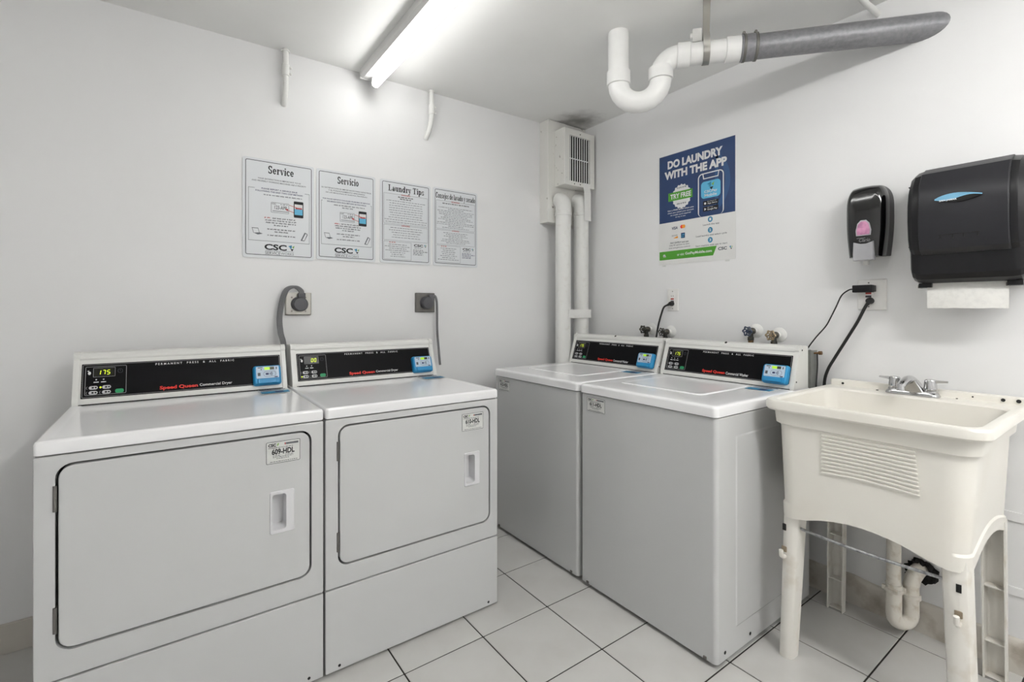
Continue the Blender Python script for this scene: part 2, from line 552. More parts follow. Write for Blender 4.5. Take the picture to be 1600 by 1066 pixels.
# ------------------------------------------------------------------ boxed chase, vent grille box and ducts in the corner
def corner():
    b = mb()
    b.box(-0.338, -0.004, -0.086, 0.0005, 1.772, ceil_z(-.3) - 0.002, 0.004)
    o = b.obj('duct_chase', CHIP)
    tag(o, 'chipped white painted boxed duct chase in the top corner', 'duct box')
    t = thing('vent_box', 'white metal box with slatted grille in the top corner', 'vent', (-0.152, -0.087, 2.0))
    o0 = Vector(t.location)

    def bb():
        q = mb()
        q.M = Matrix.Translation(-o0)
        return q
    x0, x1, yf, yb, z0, z1 = -0.283, -0.020, -0.182, -0.0865, 2.003, 2.360
    b = bb()
    # box shell open at front: loft from back outward then in
    O = [(x0, z0), (x1, z0), (x1, z1), (x0, z1)]
    gx0, gx1, gz0, gz1 = x0 + 0.042, x1 - 0.042, z0 + 0.028, z1 - 0.040
    I = [(gx0, gz0), (gx1, gz0), (gx1, gz1), (gx0, gz1)]
    b.loft([[(p[0], yb, p[1]) for p in O], [(p[0], yf + .002, p[1]) for p in O], [(p[0], yf, p[1]) for p in [(x0 + .002, z0 + .002), (x1 - .002, z0 + .002), (x1 - .002, z1 - .002), (x0 + .002, z1 - .002)]],
            [(p[0], yf, p[1]) for p in I], [(p[0], yf + 0.012, p[1]) for p in I]], True, False)
    b.obj('housing', CHIP, t, smooth=False)
    bb().box(gx0 - .002, gx1 + .002, yf + 0.014, yf + 0.018, gz0 - .002, gz1 + .002).obj('dark_backing', DARKGAP, t)
    n = 9
    for i in range(n):
        x = gx0 + (gx1 - gx0) * (i + 0.5) / n
        bb().box(x - 0.0036, x + 0.0036, yf + 0.002, yf + 0.005, gz0, gz1, 0.001, 1).obj('slat', PIPEPAINT, t)
    bb().box(gx0, gx1, yf + 0.004, yf + 0.009, (gz0 + gz1) / 2 - .002, (gz0 + gz1) / 2 + .002).obj('crossbar', PIPEPAINT, t)
    for (sx, sz) in ((-.15, z1 - .022), (-.20, z0 + .012), (-.15, z0 + .014), (-.10, z0 + .014)):
        bb().lathe([(0.004, 0), (0.003, 0.003)], (sx, yf, sz), (0, -1, 0), 10).obj('screw', STEELD, t)
    # strap hanging off the front of the box
    q = mb()
    q.loft([[(x, y + e, z) for x, e in ((-0.122, 0), (-0.064, 0), (-0.064, -.003), (-0.122, -.003))] for y, z in ((yf - .0012, z0 + .028), (yf - .0012, z0 - .002), (-.1895, 1.97), (-.1900, 1.79))])
    tag(q.obj('metal_strap', PIPEPAINT, smooth=False), 'flat white strap hanging from the grille box over right duct', 'strap')

    def duct(xc, yc, r, ztop, label):
        R = -0.0945 - yc
        pts = [(xc, yc, 0.05), (xc, yc, 0.9), (xc, yc, ztop - R - .01)]
        pts += [(xc, yc + R * (1 - math.cos(a)), ztop - R + R * math.sin(a)) for a in (0, 0.31, 0.63, 0.94, 1.26, 1.57)]
        t = thing('vent_duct', label, 'duct', (xc, yc, 0.05), 0, 'white vent ducts in the corner')
        q = mb(Matrix.Translation((-xc, -yc, -0.05)))
        q.tube(pts, r, 22)
        q.obj('pipe', PIPEPAINT, t)
        q = mb(Matrix.Translation((-xc, -yc, -0.05)))
        q.lathe([(r, 0), (r + .004, .003), (r + .004, .022), (r, .025)], (xc, yc, ztop - 0.105), (0, 0, 1), 22, cap=False)
        q.obj('elbow_collar', PIPEPAINT, t)
        return t
    t1 = duct(-0.255, -0.136, 0.050, 1.915, 'left of two white painted vent ducts in the corner')
    duct(-0.097, -0.136, 0.049, 1.93, 'right of two white painted vent ducts, partly under hanging strap')
    b = mb()
    b.box(-0.255, -0.06, -0.1905, -0.1868, 1.16, 1.215, 0.001, 1)
    o = b.obj('pipe_strap', PIPEPAINT)
    tag(o, 'white flat strap across the two corner ducts above washer', 'strap')


corner()


# ------------------------------------------------------------------ conduits at the ceiling
def conduit(x, label, bend, zbot):
    zt = ceil_z(x)
    t = thing('wall_conduit', label, 'conduit', (x, -0.028, zt), 0, 'white conduit stubs at the ceiling')
    M = Matrix.Translation((-x, 0.028, -zt))
    y = -0.028
    q = mb(M)
    if bend:
        pts = [(x, y, zt + .01), (x, y, 2.29), (x - .003, y + .002, 2.25), (x - .010, y + .010, 2.20), (x - .018, y + .022, zbot + .02), (x - .022, y + .032, zbot)]
        q.tube(catmull(pts, 4), 0.013, 12)
    else:
        pts = [(x, y, zt + .01), (x, y, 2.25), (x - .002, y + .004, 2.20), (x - .003, y + .018, zbot + 0.01), (x - .003, y + .030, zbot)]
        q.tube(catmull(pts, 4), 0.0125, 12)
    q.obj('pipe', PIPEPAINT, t)
    q = mb(M)
    q.lathe([(0.0125, 0), (0.0165, .003), (0.0165, .052), (0.0125, .055)], (x, y, 2.285), (0, 0, 1), 14)
    q.obj('coupling', PIPEPAINT, t)
    for k in (0, 1):
        mb(M).lathe([(.006, 0), (.006, .010), (.004, .012)], (x + .014, y - .004, 2.297 + .028 * k), (1, -.3, 0), 8).obj('set_screw', PIPEPAINT, t)
    mb(M).lathe([(0.018, 0), (0.018, .004)], (x, y, zt - .012 if not bend else zt - .010), (0, 0, 1), 14).obj('collar', PIPEPAINT, t)


conduit(-1.862, 'short white conduit stub left of the ceiling light', False, 2.162)
conduit(-1.124, 'white conduit stub curving into wall right of ceiling light', True, 2.152)
# stub at the ceiling, far right
b = mb()
zt = ceil_z(-.1)
b.tube(catmull([(-0.12, -1.70, zt + .005), (-0.075, -1.71, zt - .018), (-0.03, -1.72, zt - .030), (0.0, -1.725, zt - .040)], 4), 0.012, 12)
tag(b.obj('painted_conduit_stub', PIPEPAINT), 'small white painted conduit end at ceiling above the grey pipe', 'conduit')


# ------------------------------------------------------------------ ceiling drain pipe
def drain():
    A = Vector((-0.700, -0.992, 0))
    W = Vector((0.0, -1.868, 0))
    d = (W - A).normalized()
    r = 0.0445
    zt = ceil_z(-.7)
    t = thing('ceiling_drain_pipe', 'white plastic trap pipe joining a grey metal pipe at the ceiling', 'pipe', (A.x, A.y, zt))
    M = Matrix.Translation((-A.x, -A.y, -zt))
    Rb = 0.088
    z_u = 2.066 + r + Rb          # centre height of the U bend
    pts = [A + Vector((0, 0, zt + .01)), A + Vector((0, 0, z_u + .02))]
    c = A + d * Rb
    for i in range(0, 13):
        a = PI + PI * i / 12
        pts.append(Vector((c.x, c.y, z_u)) + d * (Rb * math.cos(a)) + Vector((0, 0, Rb * math.sin(a))))
    Re = 0.075
    zh = 2.290
    B = A + d * (2 * Rb)
    pts.append(B + Vector((0, 0, zh - Re)))
    for i in range(1, 8):
        a = PI - (PI / 2) * i / 7
        pts.append(B + d * (Re + Re * math.cos(a)) + Vector((0, 0, zh - Re + Re * math.sin(a))))
    E0 = B + d * Re + Vector((0, 0, zh))
    end = Vector((W.x, W.y, 2.272)) + d * 0.06
    dh = (end - E0).normalized()
    L1 = 0.235
    pts.append(E0 + dh * L1)
    # keep order sane
    q = mb(M)
    q.tube(pts, r, 24)
    q.obj('trap_pipe', PVC, t)

    def coll(p, dr, l, R, name='coupling', m=PVC):
        mb(M).lathe([(r - .002, 0), (R, .003), (R, l - .003), (r - .002, l)], p, dr, 26).obj(name, m, t)
    coll(A + Vector((0, 0, z_u - .005)), (0, 0, 1), 0.062, r + .006)
    coll(B + Vector((0, 0, z_u - .005)), (0, 0, 1), 0.055, r + .006)
    coll(E0 - dh * 0.01, dh, 0.055, r + .006)
    coll(E0 + dh * (L1 - .055), dh, 0.060, r + .006)
    # grey pipe
    g = E0 + dh * (L1 + .002)
    mb(M).lathe([(0.0475, 0), (0.0475, (end - g).length)], g, dh, 26).obj('metal_pipe', GALV, t)
    mb(M).lathe([(.049, 0), (.052, .002), (.052, .062), (.049, .064)], g, dh, 26).obj('rubber_sleeve', GALV, t)
    for k in (0.008, 0.052):
        cl = mb(M).lathe([(.0525, 0), (.0545, .001), (.0545, .010), (.0525, .011)], g + dh * k, dh, 26).obj('hose_clamp', STEELD, t)
        p = g + dh * (k + .005) + Vector((0, 0, .058))
        side = Vector((-d.y, d.x, 0))
        mb(M).cyl(p - side * .014, p + side * .014, .006, 8).obj('clamp_screw', STEELD, cl)
    # hanger strap
    s = E0 + dh * 0.105
    side = Vector((-dh.y, dh.x, 0)).normalized()
    sp = []
    R = r + .002
    for i in range(15):
        a = PI * (1.0 + 1.0 * i / 14)
        sp.append(s + side * (R * math.cos(a)) + Vector((0, 0, R * math.sin(a))))
    top_l = s + Vector((0, 0, .10)) - side * .004
    top_r = s + Vector((0, 0, .10)) + side * .004
    tp = Vector((-0.600, -1.352, ceil_z(-.6) + .002))
    up = (tp - s).normalized()
    top_l = s + up * .085 - side * .004
    top_r = s + up * .085 + side * .004
    path = [tp - side * .004, top_l, s - side * R + Vector((0, 0, .02))] + sp + [s + side * R + Vector((0, 0, .02)), top_r, tp + side * .004]
    q = mb(M)
    hw = 0.013
    th = 0.002
    loops = []
    cen = Vector((s.x, s.y, s.z))
    for i, p in enumerate(path):
        tg = ((path[min(i + 1, len(path) - 1)] - path[max(i - 1, 0)])).normalized()
        nrm = tg.cross(dh).normalized()
        loops.append([p + dh * hw + nrm * th, p - dh * hw + nrm * th, p - dh * hw - nrm * th, p + dh * hw - nrm * th])
    q.loft([[tuple(x) for x in l] for l in loops])
    st = q.obj('hanger_strap', STEEL, t, angle=50)
    q = mb(M)
    p = s - dh * .035 + Vector((0, 0, r + .002))
    q.M = M @ frame_m(p, dh, side)
    q.box(-.018, .018, -.012, .012, 0, .055, .002)
    q.cyl((-.026, 0, .030), (-.006, 0, .030), .010, 10)
    q.obj('strap_clip', OUTW, t)


drain()


# ------------------------------------------------------------------ appliances
def seven(b, ch, x, y, w, h, th, sl=0.12):
    segs = {'0': 'abcdef', '1': 'bc', '7': 'abc', '5': 'afgcd'}[ch]
    S = {'a': (0, h, w, h), 'g': (0, h / 2, w, h / 2), 'd': (0, 0, w, 0), 'f': (0, h / 2, 0, h), 'b': (w, h / 2, w, h), 'e': (0, 0, 0, h / 2), 'c': (w, 0, w, h / 2)}
    for s in segs:
        x0, y0, x1, y1 = S[s]
        if y0 == y1:
            P = [(x0 + th * .3, y0 - th / 2), (x1 - th * .3, y0 - th / 2), (x1 - th * .3, y0 + th / 2), (x0 + th * .3, y0 + th / 2)]
        else:
            P = [(x0 - th / 2, y0 + th * .3), (x0 + th / 2, y0 + th * .3), (x0 + th / 2, y1 - th * .3), (x0 - th / 2, y1 - th * .3)]
        b.poly([(x + px + sl * py, y + py) for px, py in P], 0.0)


def star_logo(t, M, cx, cy, s, z=0.0):
    """small faceted leaf cluster logo, three colours"""
    for (m, polys) in ((PRINT_TEAL, [[(-1, .55), (.15, 1), (0.1, -.1)], [(-.75, .0), (-.1, .1), (.15, -.35)]]),
                       (PRINT_LIME, [[(.25, .35), (1, .85), (.75, -.15)]]),
                       (PRINT_K, [[(-.3, -.4), (.75, -.3), (.25, -1.1)]])):
        b = mb(M)
        for p in polys:
            b.poly([(cx + x * s, cy + y * s) for x, y in p], z)
        b.obj('logo_mark', m, t, smooth=False, recalc=False)


def console(root, w, yb, yt, yback, z0, kind, disp, lampidx):
    """control console along the back of a machine; local x centred, front is -y"""
    hw = w / 2
    zt = 1.062
    prof = [(yb, z0), (yb + .001, z0 + .018), (yt - .004, 1.036), (yt - .006, 1.042), (yt - .004, 1.052), (yt + .004, 1.060), (yt + .016, zt), (yback - .004, zt), (yback, zt - .004), (yback, z0)]
    b = mb()
    b.loft([[(x, p[0] + dy, p[1] - dz if p[1] > 1.03 else p[1]) for p in prof] for x, dy, dz in ((-hw, .004, .003), (-hw + .004, 0, 0), (hw - .004, 0, 0), (hw, .004, .003))])
    con = b.obj('console', CONSOLE, root, angle=25)
    # end borders, slightly raised
    for s in (-1, 1):
        q = mb()
        x0, x1 = sorted((s * (hw - .0005), s * (hw - .017)))
        pr2 = [(p[0] - .0035, p[1] + (.003 if p[1] > 1.03 else 0)) for p in prof[:7]]
        back = [(p[0] + .006, p[1] - .006) for p in reversed(prof[1:7])]
        q.loft([[(x, p[0], p[1]) for p in pr2 + back] for x in (x0, x1)])
        q.obj('end_trim', CONSOLE, con, angle=25)
    q = mb()
    q.box(-hw + .003, hw - .003, yb - .0015, yb + .004, z0 - .001, z0 + .003)
    q.obj('base_shadow_gap', DARKGAP, con)
    # tilted panel frame
    slope = Vector((0, (yt - .004) - (yb + .001), 1.036 - (z0 + .018))).normalized()
    pw = w - .045
    o = Vector((-pw / 2, yb + .001, z0 + .018)) + slope * 0.004
    M0 = frame_m(o, (1, 0, 0), slope)
    ph = 0.121
    k = pw / 0.639
    b = mb(M0)
    b.loft([[(p[0], p[1], .0) for p in rr(0, pw, 0, ph, .002, 2)], [(p[0], p[1], .0016) for p in rr(0, pw, 0, ph, .002, 2)]])
    pan = b.obj('control_panel', PANEL, root, smooth=False)
    P = M0 @ Matrix.Translation((0, 0, .0019))

    def prt(name, m, fn, lift=0.0):
        q = mb(P @ Matrix.Translation((0, 0, lift)))
        fn(q)
        return q.obj(name, m, pan, smooth=False, recalc=False)

    def outline(q):
        q.frame(.003 * k, pw - .003, .003, ph - .003, .0012, .003)
        q.frame(.010 * k, .124 * k, .010, ph - .010, .0014, .004, .0001)
        q.frame(.031 * k, .092 * k, .073, .106, .0011, .002, .0001)
    prt('outline_print', PRINT_GREY, outline)
    prt('display_window', DIGITBG, lambda q: q.poly(rr(.033 * k, .090 * k, .075, .104, .002, 2)), .00005)

    def digits(q):
        n = len(disp)
        x = (.043 if n == 3 else .060) * k
        for ch in disp:
            seven(q, ch, x, .0815, .007, .015, .0022)
            x += .0125
    prt('lit_digits', DIGIT, digits, .0003)

    def icons(q):
        q.disc(.021 * k, .088, .004, .006)
        q.poly([(.014 * k, .096), (.020 * k, .098), (.019 * k, .093)])
        for x in ((.040, .060) if kind == 'Dryer' else (.032, .050, .068)):
            q.disc(x * k, .064, .0022)
            q.rect((x - .007) * k, (x + .007) * k, .0535, .0565)
    prt('icon_print', PRINT_W, icons)
    prt('dial_icon', PRINT_DG, lambda q: (q.frame(.099 * k, .113 * k, .084, .099, .001, .006), q.rect(.1055 * k, .1065 * k, .090, .096)))
    for (x, y) in ((.021, .030), (.057, .030), (.021, .0125), (.057, .0125)):
        q = mb(P)
        lo = rr(x * k, (x + .024) * k, y, y + .012, .0058, 4)
        q.loft([[(p[0], p[1], 0) for p in lo], [(p[0], p[1], .0012) for p in lo]], False, True)
        q.obj('button', BTN, pan)
        prt('button_mark', PRINT_K, lambda q: (q.rect((x + .0075) * k, (x + .0135) * k, y + .003, y + .009), q.disc((x + .0185) * k, y + .006, .0028)), .0013)
        prt('button_arc', PRINT_GREY, lambda q: q.poly([((x - .004) * k + .0032 * math.cos(a), y + .006 + .005 * math.sin(a)) for a in [PI / 2 + PI * i / 8 for i in range(9)]] + [((x - .004) * k + .0022 * math.cos(a), y + .006 + .004 * math.sin(a)) for a in [PI * 1.5 - PI * i / 8 for i in range(9)]]))
    q = mb(P)
    lo = rr(.093 * k, .117 * k, .0125, .0265, .0055, 4)
    q.loft([[(p[0], p[1], 0) for p in lo], [(p[0], p[1], .0012) for p in lo]], False, True)
    q.obj('start_button', BTNG, pan)
    if lampidx is not None:
        x, y = lampidx
        prt('indicator_lamp', DIGIT, lambda q: q.disc(x * k, y, .003), .0004)
    prt('program_text', PRINT_W, lambda q: q.text('P E R M A N E N T     P R E S S     &     A L L     F A B R I C', .209 * k, .468 * k, ph - .0165, ph - .0090, bold=.015))
    prt('brand_text', PRINT_RED, lambda q: q.text('Speed Queen', .222 * k, .342 * k, .008, .0245, bold=.032))
    prt('model_text', PRINT_W, lambda q: q.text('Commercial ' + kind, .348 * k, .458 * k, .0105, .0235, bold=.012))
    # card reader
    rx0, rx1 = pw - .104, pw - .001
    ry0, ry1 = -.006, .074
    q = mb(M0)
    L = []
    for (ins, zz) in ((.002, 0.0), (0, .002), (0, .014), (.003, .022), (.008, .025)):
        L.append([(p[0], p[1], zz) for p in rr(rx0 + ins, rx1 - ins, ry0 + ins, ry1 - ins, .010, 4)])
    q.loft(L)
    rd = q.obj('card_reader', READER, root, angle=40)
    rd['label'] = 'blue card reader'
    R = M0 @ Matrix.Translation((0, 0, .0254))

    def pr(name, m, fn, lift=0.0):
        q = mb(R @ Matrix.Translation((0, 0, lift)))
        fn(q)
        return q.obj(name, m, rd, smooth=False, recalc=False)
    q = mb(R)
    lo = rr(rx0 + .010, rx1 - .010, ry0 + .026, ry1 - .006, .003, 3)
    q.loft([[(p[0], p[1], -.003) for p in lo], [(p[0], p[1], .0002) for p in lo]])
    q.obj('face_plate', READERF, rd)
    q = mb(M0)
    q.M = M0 @ Matrix.Translation((0, 0, .022))
    q.box(rx0 + .014, rx1 - .020, ry0 + .005, ry0 + .024, 0, .008, .003)
    q.obj('card_slot_lip', READER, rd)
    fx, fy = rx0 + .010, ry0 + .026
    pr('screen', LCD, lambda q: q.rect(fx + .030, fx + .050, fy + .034, fy + .045), .0006)
    pr('screen_dark', LCDK, lambda q: q.rect(fx + .050, fx + .066, fy + .034, fy + .045), .0006)
    pr('face_print', PRINT_DG, lambda q: (q.rect(fx + .006, fx + .024, fy + .042, fy + .0455), q.rect(fx + .016, fx + .021, fy + .034, fy + .038),
                                         q.rect(fx + .005, fx + .015, fy + .010, fy + .023), q.rect(fx + .072, fx + .076, fy + .034, fy + .044)), .0006)

    def tap(q):
        q.frame(fx + .026, fx + .072, fy + .006, fy + .028, .001, .010)
        for i in range(3):
            c = (fx + .044, fy + .017)
            r = .005 + .004 * i
            a = [-.6 + 1.2 * j / 8 for j in range(9)]
            q.poly([(c[0] + r * math.cos(t_), c[1] + r * math.sin(t_)) for t_ in a] + [(c[0] + (r + .002) * math.cos(t_), c[1] + (r + .002) * math.sin(t_)) for t_ in reversed(a)])
        q.rect(fx + .034, fx + .045, fy + .013, fy + .021)
    pr('tap_symbol', PRINT_NAVY, tap, .0006)
    pr('slot_mark', PRINT_NAVY, lambda q: q.rect(fx + .066, fx + .078, fy + .001, fy + .005), .0006)
    return con


def id_label(root, M, w, h, code):
    """white sticker with a number; M maps its lower-left corner"""
    b = mb(M)
    lo = rr(0, w, 0, h, .005, 4)
    b.loft([[(p[0], p[1], 0) for p in lo], [(p[0], p[1], .0008) for p in lo]])
    s = b.obj('number_sticker', LABELW, root, smooth=False)
    P = M @ Matrix.Translation((0, 0, .0011))

    def pr(name, m, fn):
        q = mb(P)
        fn(q)
        return q.obj(name, m, s, smooth=False, recalc=False)
    pr('sticker_border', PRINT_DG, lambda q: q.frame(.001, w - .001, .001, h - .001, .0016, .004))
    pr('number_text', PRINT_K, lambda q: q.text(code, w * .17, w * .82, h * .40, h * .66, bold=.035))
    pr('logo_text', PRINT_K, lambda q: (q.text('CSC', w * .07, w * .29, h * .76, h * .90, bold=.05), q.rect(w * .07, w * .33, h * .70, h * .72)))
    pr('logo_leaf', PRINT_LIME, lambda q: q.poly([(w * .33, h * .76), (w * .37, h * .86), (w * .36, h * .92), (w * .32, h * .84)]))
    pr('barcode_print', PRINT_DG, lambda q: [q.rect(w * (.57 + .013 * i), w * (.578 + .013 * i + (.004 if i % 3 else 0)), h * .80, h * .89) for i in range(28)])
    pr('red_print', PRINT_DRED, lambda q: q.rect(w * .535, w * .565, h * .80, h * .89))

    def small(q):
        for (a, c, y) in ((.2, .78, .695), (.2, .4, .345), (.55, .8, .345), (.2, .78, .28), (.3, .66, .21), (.12, .9, .085)):
            x = a
            while x < c:
                l = random.uniform(.03, .08)
                q.rect(w * x, w * min(x + l, c), h * y, h * (y + .025))
                x += l + .018
    pr('small_print', PRINT_DG, small)


def top_sticker(root, x0, y0, z):
    b = mb(Matrix.Translation((x0, y0, z)))
    b.box(0, .105, 0, .110, 0, .0006)
    s = b.obj('top_sticker', LABELW, root, smooth=False)
    P = Matrix.Translation((x0, y0, z + .0009))
    mb(P).rect(.002, .103, .012, .062).obj('sticker_band', PRINT_TEAL, s, recalc=False)
    mb(P).rect(.004, .099, .090, .102).obj('sticker_heading', PRINT_BLUE, s, recalc=False)
    q = mb(P @ Matrix.Translation((0, 0, .0003)))
    q.rect(.052, .082, .022, .052)
    q.rect(.008, .090, .004, .008)
    q.rect(.006, .090, .070, .074)
    q.rect(.006, .080, .080, .084)
    q.obj('sticker_text', PRINT_NAVY, s, recalc=False)


def foot(root, x, y, h):
    mb().lathe([(.018, 0), (.018, .004), (.008, .005), (.008, h + .004)], (x, y, 0), (0, 0, 1), 12).obj('foot', DARKGAP, root)


def dryer(xc, code, disp, lamp, label):
    w = 0.682
    D = 0.70
    hw = w / 2
    t = thing('clothes_dryer', label, 'dryer', (xc, -0.788, 0), 0, 'white front loading dryers')
    zb, zto, zlid = 0.010, 0.284, 0.851
    b = mb()
    b.box(-hw + .001, hw - .001, .056, D, zb, zlid - .002, .003)
    b.obj('cabinet', ENAMEL_SHADED, t)
    # upper front with a rounded opening
    dx0, dx1, dz0, dz1 = -hw + .040, -hw + .645, .354, .826
    L = []
    O = lambda i: rr(-hw + i, hw - i, zto + .0025 + i, zlid - .003 - i, .006, 6)
    I = rr(dx0, dx1, dz0, dz1, .036, 6)
    L.append([(p[0], .056, p[1]) for p in O(0)])
    L.append([(p[0], .003, p[1]) for p in O(0)])
    L.append([(p[0], .0, p[1]) for p in O(.003)])
    L.append([(p[0], .0, p[1]) for p in I])
    L.append([(p[0], .050, p[1]) for p in I])
    mb().loft(L, False, False).obj('front_panel', ENAMEL_SHADED, t, angle=50)
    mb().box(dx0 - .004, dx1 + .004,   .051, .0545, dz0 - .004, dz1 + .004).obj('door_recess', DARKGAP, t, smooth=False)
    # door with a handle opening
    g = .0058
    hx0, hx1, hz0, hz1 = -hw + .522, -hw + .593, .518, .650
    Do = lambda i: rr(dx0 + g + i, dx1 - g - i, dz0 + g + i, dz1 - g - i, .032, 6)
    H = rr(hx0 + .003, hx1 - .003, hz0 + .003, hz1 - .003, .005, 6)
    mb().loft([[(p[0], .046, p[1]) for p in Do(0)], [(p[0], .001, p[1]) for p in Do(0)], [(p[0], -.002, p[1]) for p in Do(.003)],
               [(p[0], -.002, p[1]) for p in H], [(p[0], .045, p[1]) for p in H]], True, False).obj('door', ENAMEL_SHADED, t, angle=50)
    # recessed pull
    H0 = rr(hx0, hx1, hz0, hz1, .006, 5)
    H1 = rr(hx0 + .002, hx1 - .002, hz0 + .002, hz1 - .002, .006, 5)
    H2 = rr(hx0 + .006, hx1 - .024, hz0 + .012, hz1 - .010, .009, 5)
    H3 = rr(hx0 + .012, hx1 - .026, hz0 + .020, hz1 - .014, .006, 5)
    mb().loft([[(p[0], -.0025, p[1]) for p in H0], [(p[0], -.0055, p[1]) for p in H1], [(p[0], -.0055, p[1]) for p in H2], [(p[0], .036, p[1]) for p in H3]], False, True).obj('door_handle', HANDLE, t, angle=30)
    for z in (.741, .438):
        b = mb()
        b.cyl((dx0 + .000, -.001, z - .032), (dx0 + .000, -.001, z + .032), .0042, 10)
        b.box(dx0 - .001, dx0 + .003, -.001, .010, z - .030, z + .030)
        b.obj('hinge', STEELD, t)
    # lower panel
    b = mb()
    b.box(-hw, hw, 0, .056, zb, zto - .0015, .004)
    b.obj('toe_panel', ENAMEL_SHADED, t)
    for x in (-hw + .045, hw - .045):
        mb().lathe([(.0048, 0), (.0048, .0012)], (x, 0.0003, .026), (0, -1, 0), 10).obj('toe_screw', DARKGAP, t)
    # top
    T = lambda i, z: [(p[0], p[1], z) for p in rr(-hw + i, hw - i, -.004 + i, D - i, .010, 4)]
    mb().loft([T(.003, zlid), T(0, zlid + .003), T(0, .880), T(.003, .8855), T(.008, .887), T(.030, .887), T(.034, .8855), ], True, True).obj('top_panel', ENAMEL_LIT, t, angle=60)
    console(t, w - .014, .538, .590, .660, .8865, 'Dryer', disp, lamp)
    id_label(t, frame_m((-hw + .511, -.0022, .735), (1, 0, 0), (0, 0, 1)), .100, .070, code)
    top_sticker(t, hw - .120, .412, .8873)
    for x in (-hw + .05, hw - .05):
        for y in (.06, D - .05):
            foot(t, x, y, .010)
    return t


D609 = dryer(-2.231, '609-HDL', '175', (.0525, .036), 'white front loading dryer with sticker 609-HDL, left of two')
D610 = dryer(-1.543, '610-HDL', '00', (.017, .0185), 'white front loading dryer with sticker 610-HDL, right of two')


def washer(yc, w, code, lampd, label, xfront=-0.814):
    D = 0.705
    hw = w / 2
    t = thing('washing_machine', label, 'washer', (xfront, yc, 0), -PI / 2, 'white top loading washers')
    zb, zlid = 0.014, 0.846
    # body: loft of plan outline with rounded front corners, embossed side panels
    F = lambda z, i=0: [(p[0], p[1], z) for p in rr(-hw + .002 + i, hw - .002 - i, i, D - i, .016, 5)]
    mb().loft([F(zb, .003), F(zb + .003), F(zlid - .008), F(zlid - .002, .003)], True, True).obj('cabinet', ENAMEL_SHADED, t, angle=40)
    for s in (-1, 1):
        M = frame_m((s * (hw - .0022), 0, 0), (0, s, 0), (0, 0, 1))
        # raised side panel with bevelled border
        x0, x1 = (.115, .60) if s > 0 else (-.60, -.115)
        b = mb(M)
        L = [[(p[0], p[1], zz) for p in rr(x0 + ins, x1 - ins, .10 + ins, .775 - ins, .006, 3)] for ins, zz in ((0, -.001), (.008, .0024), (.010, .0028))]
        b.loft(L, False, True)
        b.obj('side_panel', ENAMEL_SHADED, t, angle=20)
        for xx in (.05, .215):
            mb(M).lathe([(.006, 0), (.006, .001)], (s * xx, .043, .0003), (0, 0, 1), 10).obj('side_screw', DARKGAP, t)
    for x in (-hw + .045, hw - .045):
        mb().box(x - .006, x + .006, -.004, .001, zb + .004, zb + .014, .001, 1).obj('front_clip', STEELD, t)
    # top
    T = lambda i, z: [(p[0], p[1], z) for p in rr(-hw - .001 + i, hw + .001 - i, -.006 + i, D + .004 - i, .018, 5)]
    R0 = [(p[0], p[1], .886) for p in rr(-hw + .078, hw - .156, .150, .526, .03, 5)]
    R1 = [(p[0], p[1], .884) for p in rr(-hw + .082, hw - .160, .154, .522, .028, 5)]
    mb().loft([T(.006, zlid), T(0, zlid + .003), T(0, .876), T(.003, .883), T(.010, .886), T(.024, .886), R0, R1], True, True).obj('top_panel', ENAMEL_LIT, t, angle=50)
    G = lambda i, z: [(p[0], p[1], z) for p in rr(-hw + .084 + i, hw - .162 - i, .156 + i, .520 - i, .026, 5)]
    mb().loft([G(0, .8842), G(0, .8870), G(.003, .8892), G(.009, .8892), G(.013, .8875), G(.05, .8874)], True, True).obj('lid', ENAMEL_LIT, t, angle=50)
    con = console(t, w - .006, .562, .612, .680, .886, 'Washer', lampd, None)
    mb().lathe([(.006, 0), (.005, .002)], (0, .616, 1.060), (0, -.6, .8), 10).obj('lock_button', DARKGAP, t)
    for z, y in ((1.045, .630), (.918, .578)):
        mb().lathe([(.004, 0), (.003, .0015)], (hw - .0032, y, z), (1, 0, 0), 8).obj('console_screw', DARKGAP, t)
    id_label(t, frame_m((-hw + .040, -.0002, .772), (1, 0, 0), (0, 0, 1)), .108, .062, code)
    top_sticker(t, hw - .152, .438, .8863)
    for x in (-hw + .05, hw - .05):
        for y in (.06, D - .05):
            foot(t, x, y, .014)
    return t


W611 = washer(-1.198, 0.652, '611-HDL', '175', 'white top loading washer with sticker 611-HDL, beside the sink')
W612 = washer(-0.523, 0.670, '612-HDL', '175', 'white top loading washer in the corner, half hidden behind dryer')


# ------------------------------------------------------------------ slab serif capitals for sign headings
def arc(cx, cy, rx, ry, a0, a1, t, n=10):
    out, inn = [], []
    for i in range(n + 1):
        a = math.radians(a0 + (a1 - a0) * i / n)
        tt = t * 1.18 * (0.55 + 0.45 * abs(math.cos(a)))
        out.append((cx + rx * math.cos(a), cy + ry * math.sin(a)))
        inn.append((cx + (rx - tt) * math.cos(a), cy + (ry - tt) * math.sin(a)))
    return [[out[i], out[i + 1], inn[i + 1], inn[i]] for i in range(n)]


def R_(x0, x1, y0, y1):
    return [[(x0, y0), (x1, y0), (x1, y1), (x0, y1)]]


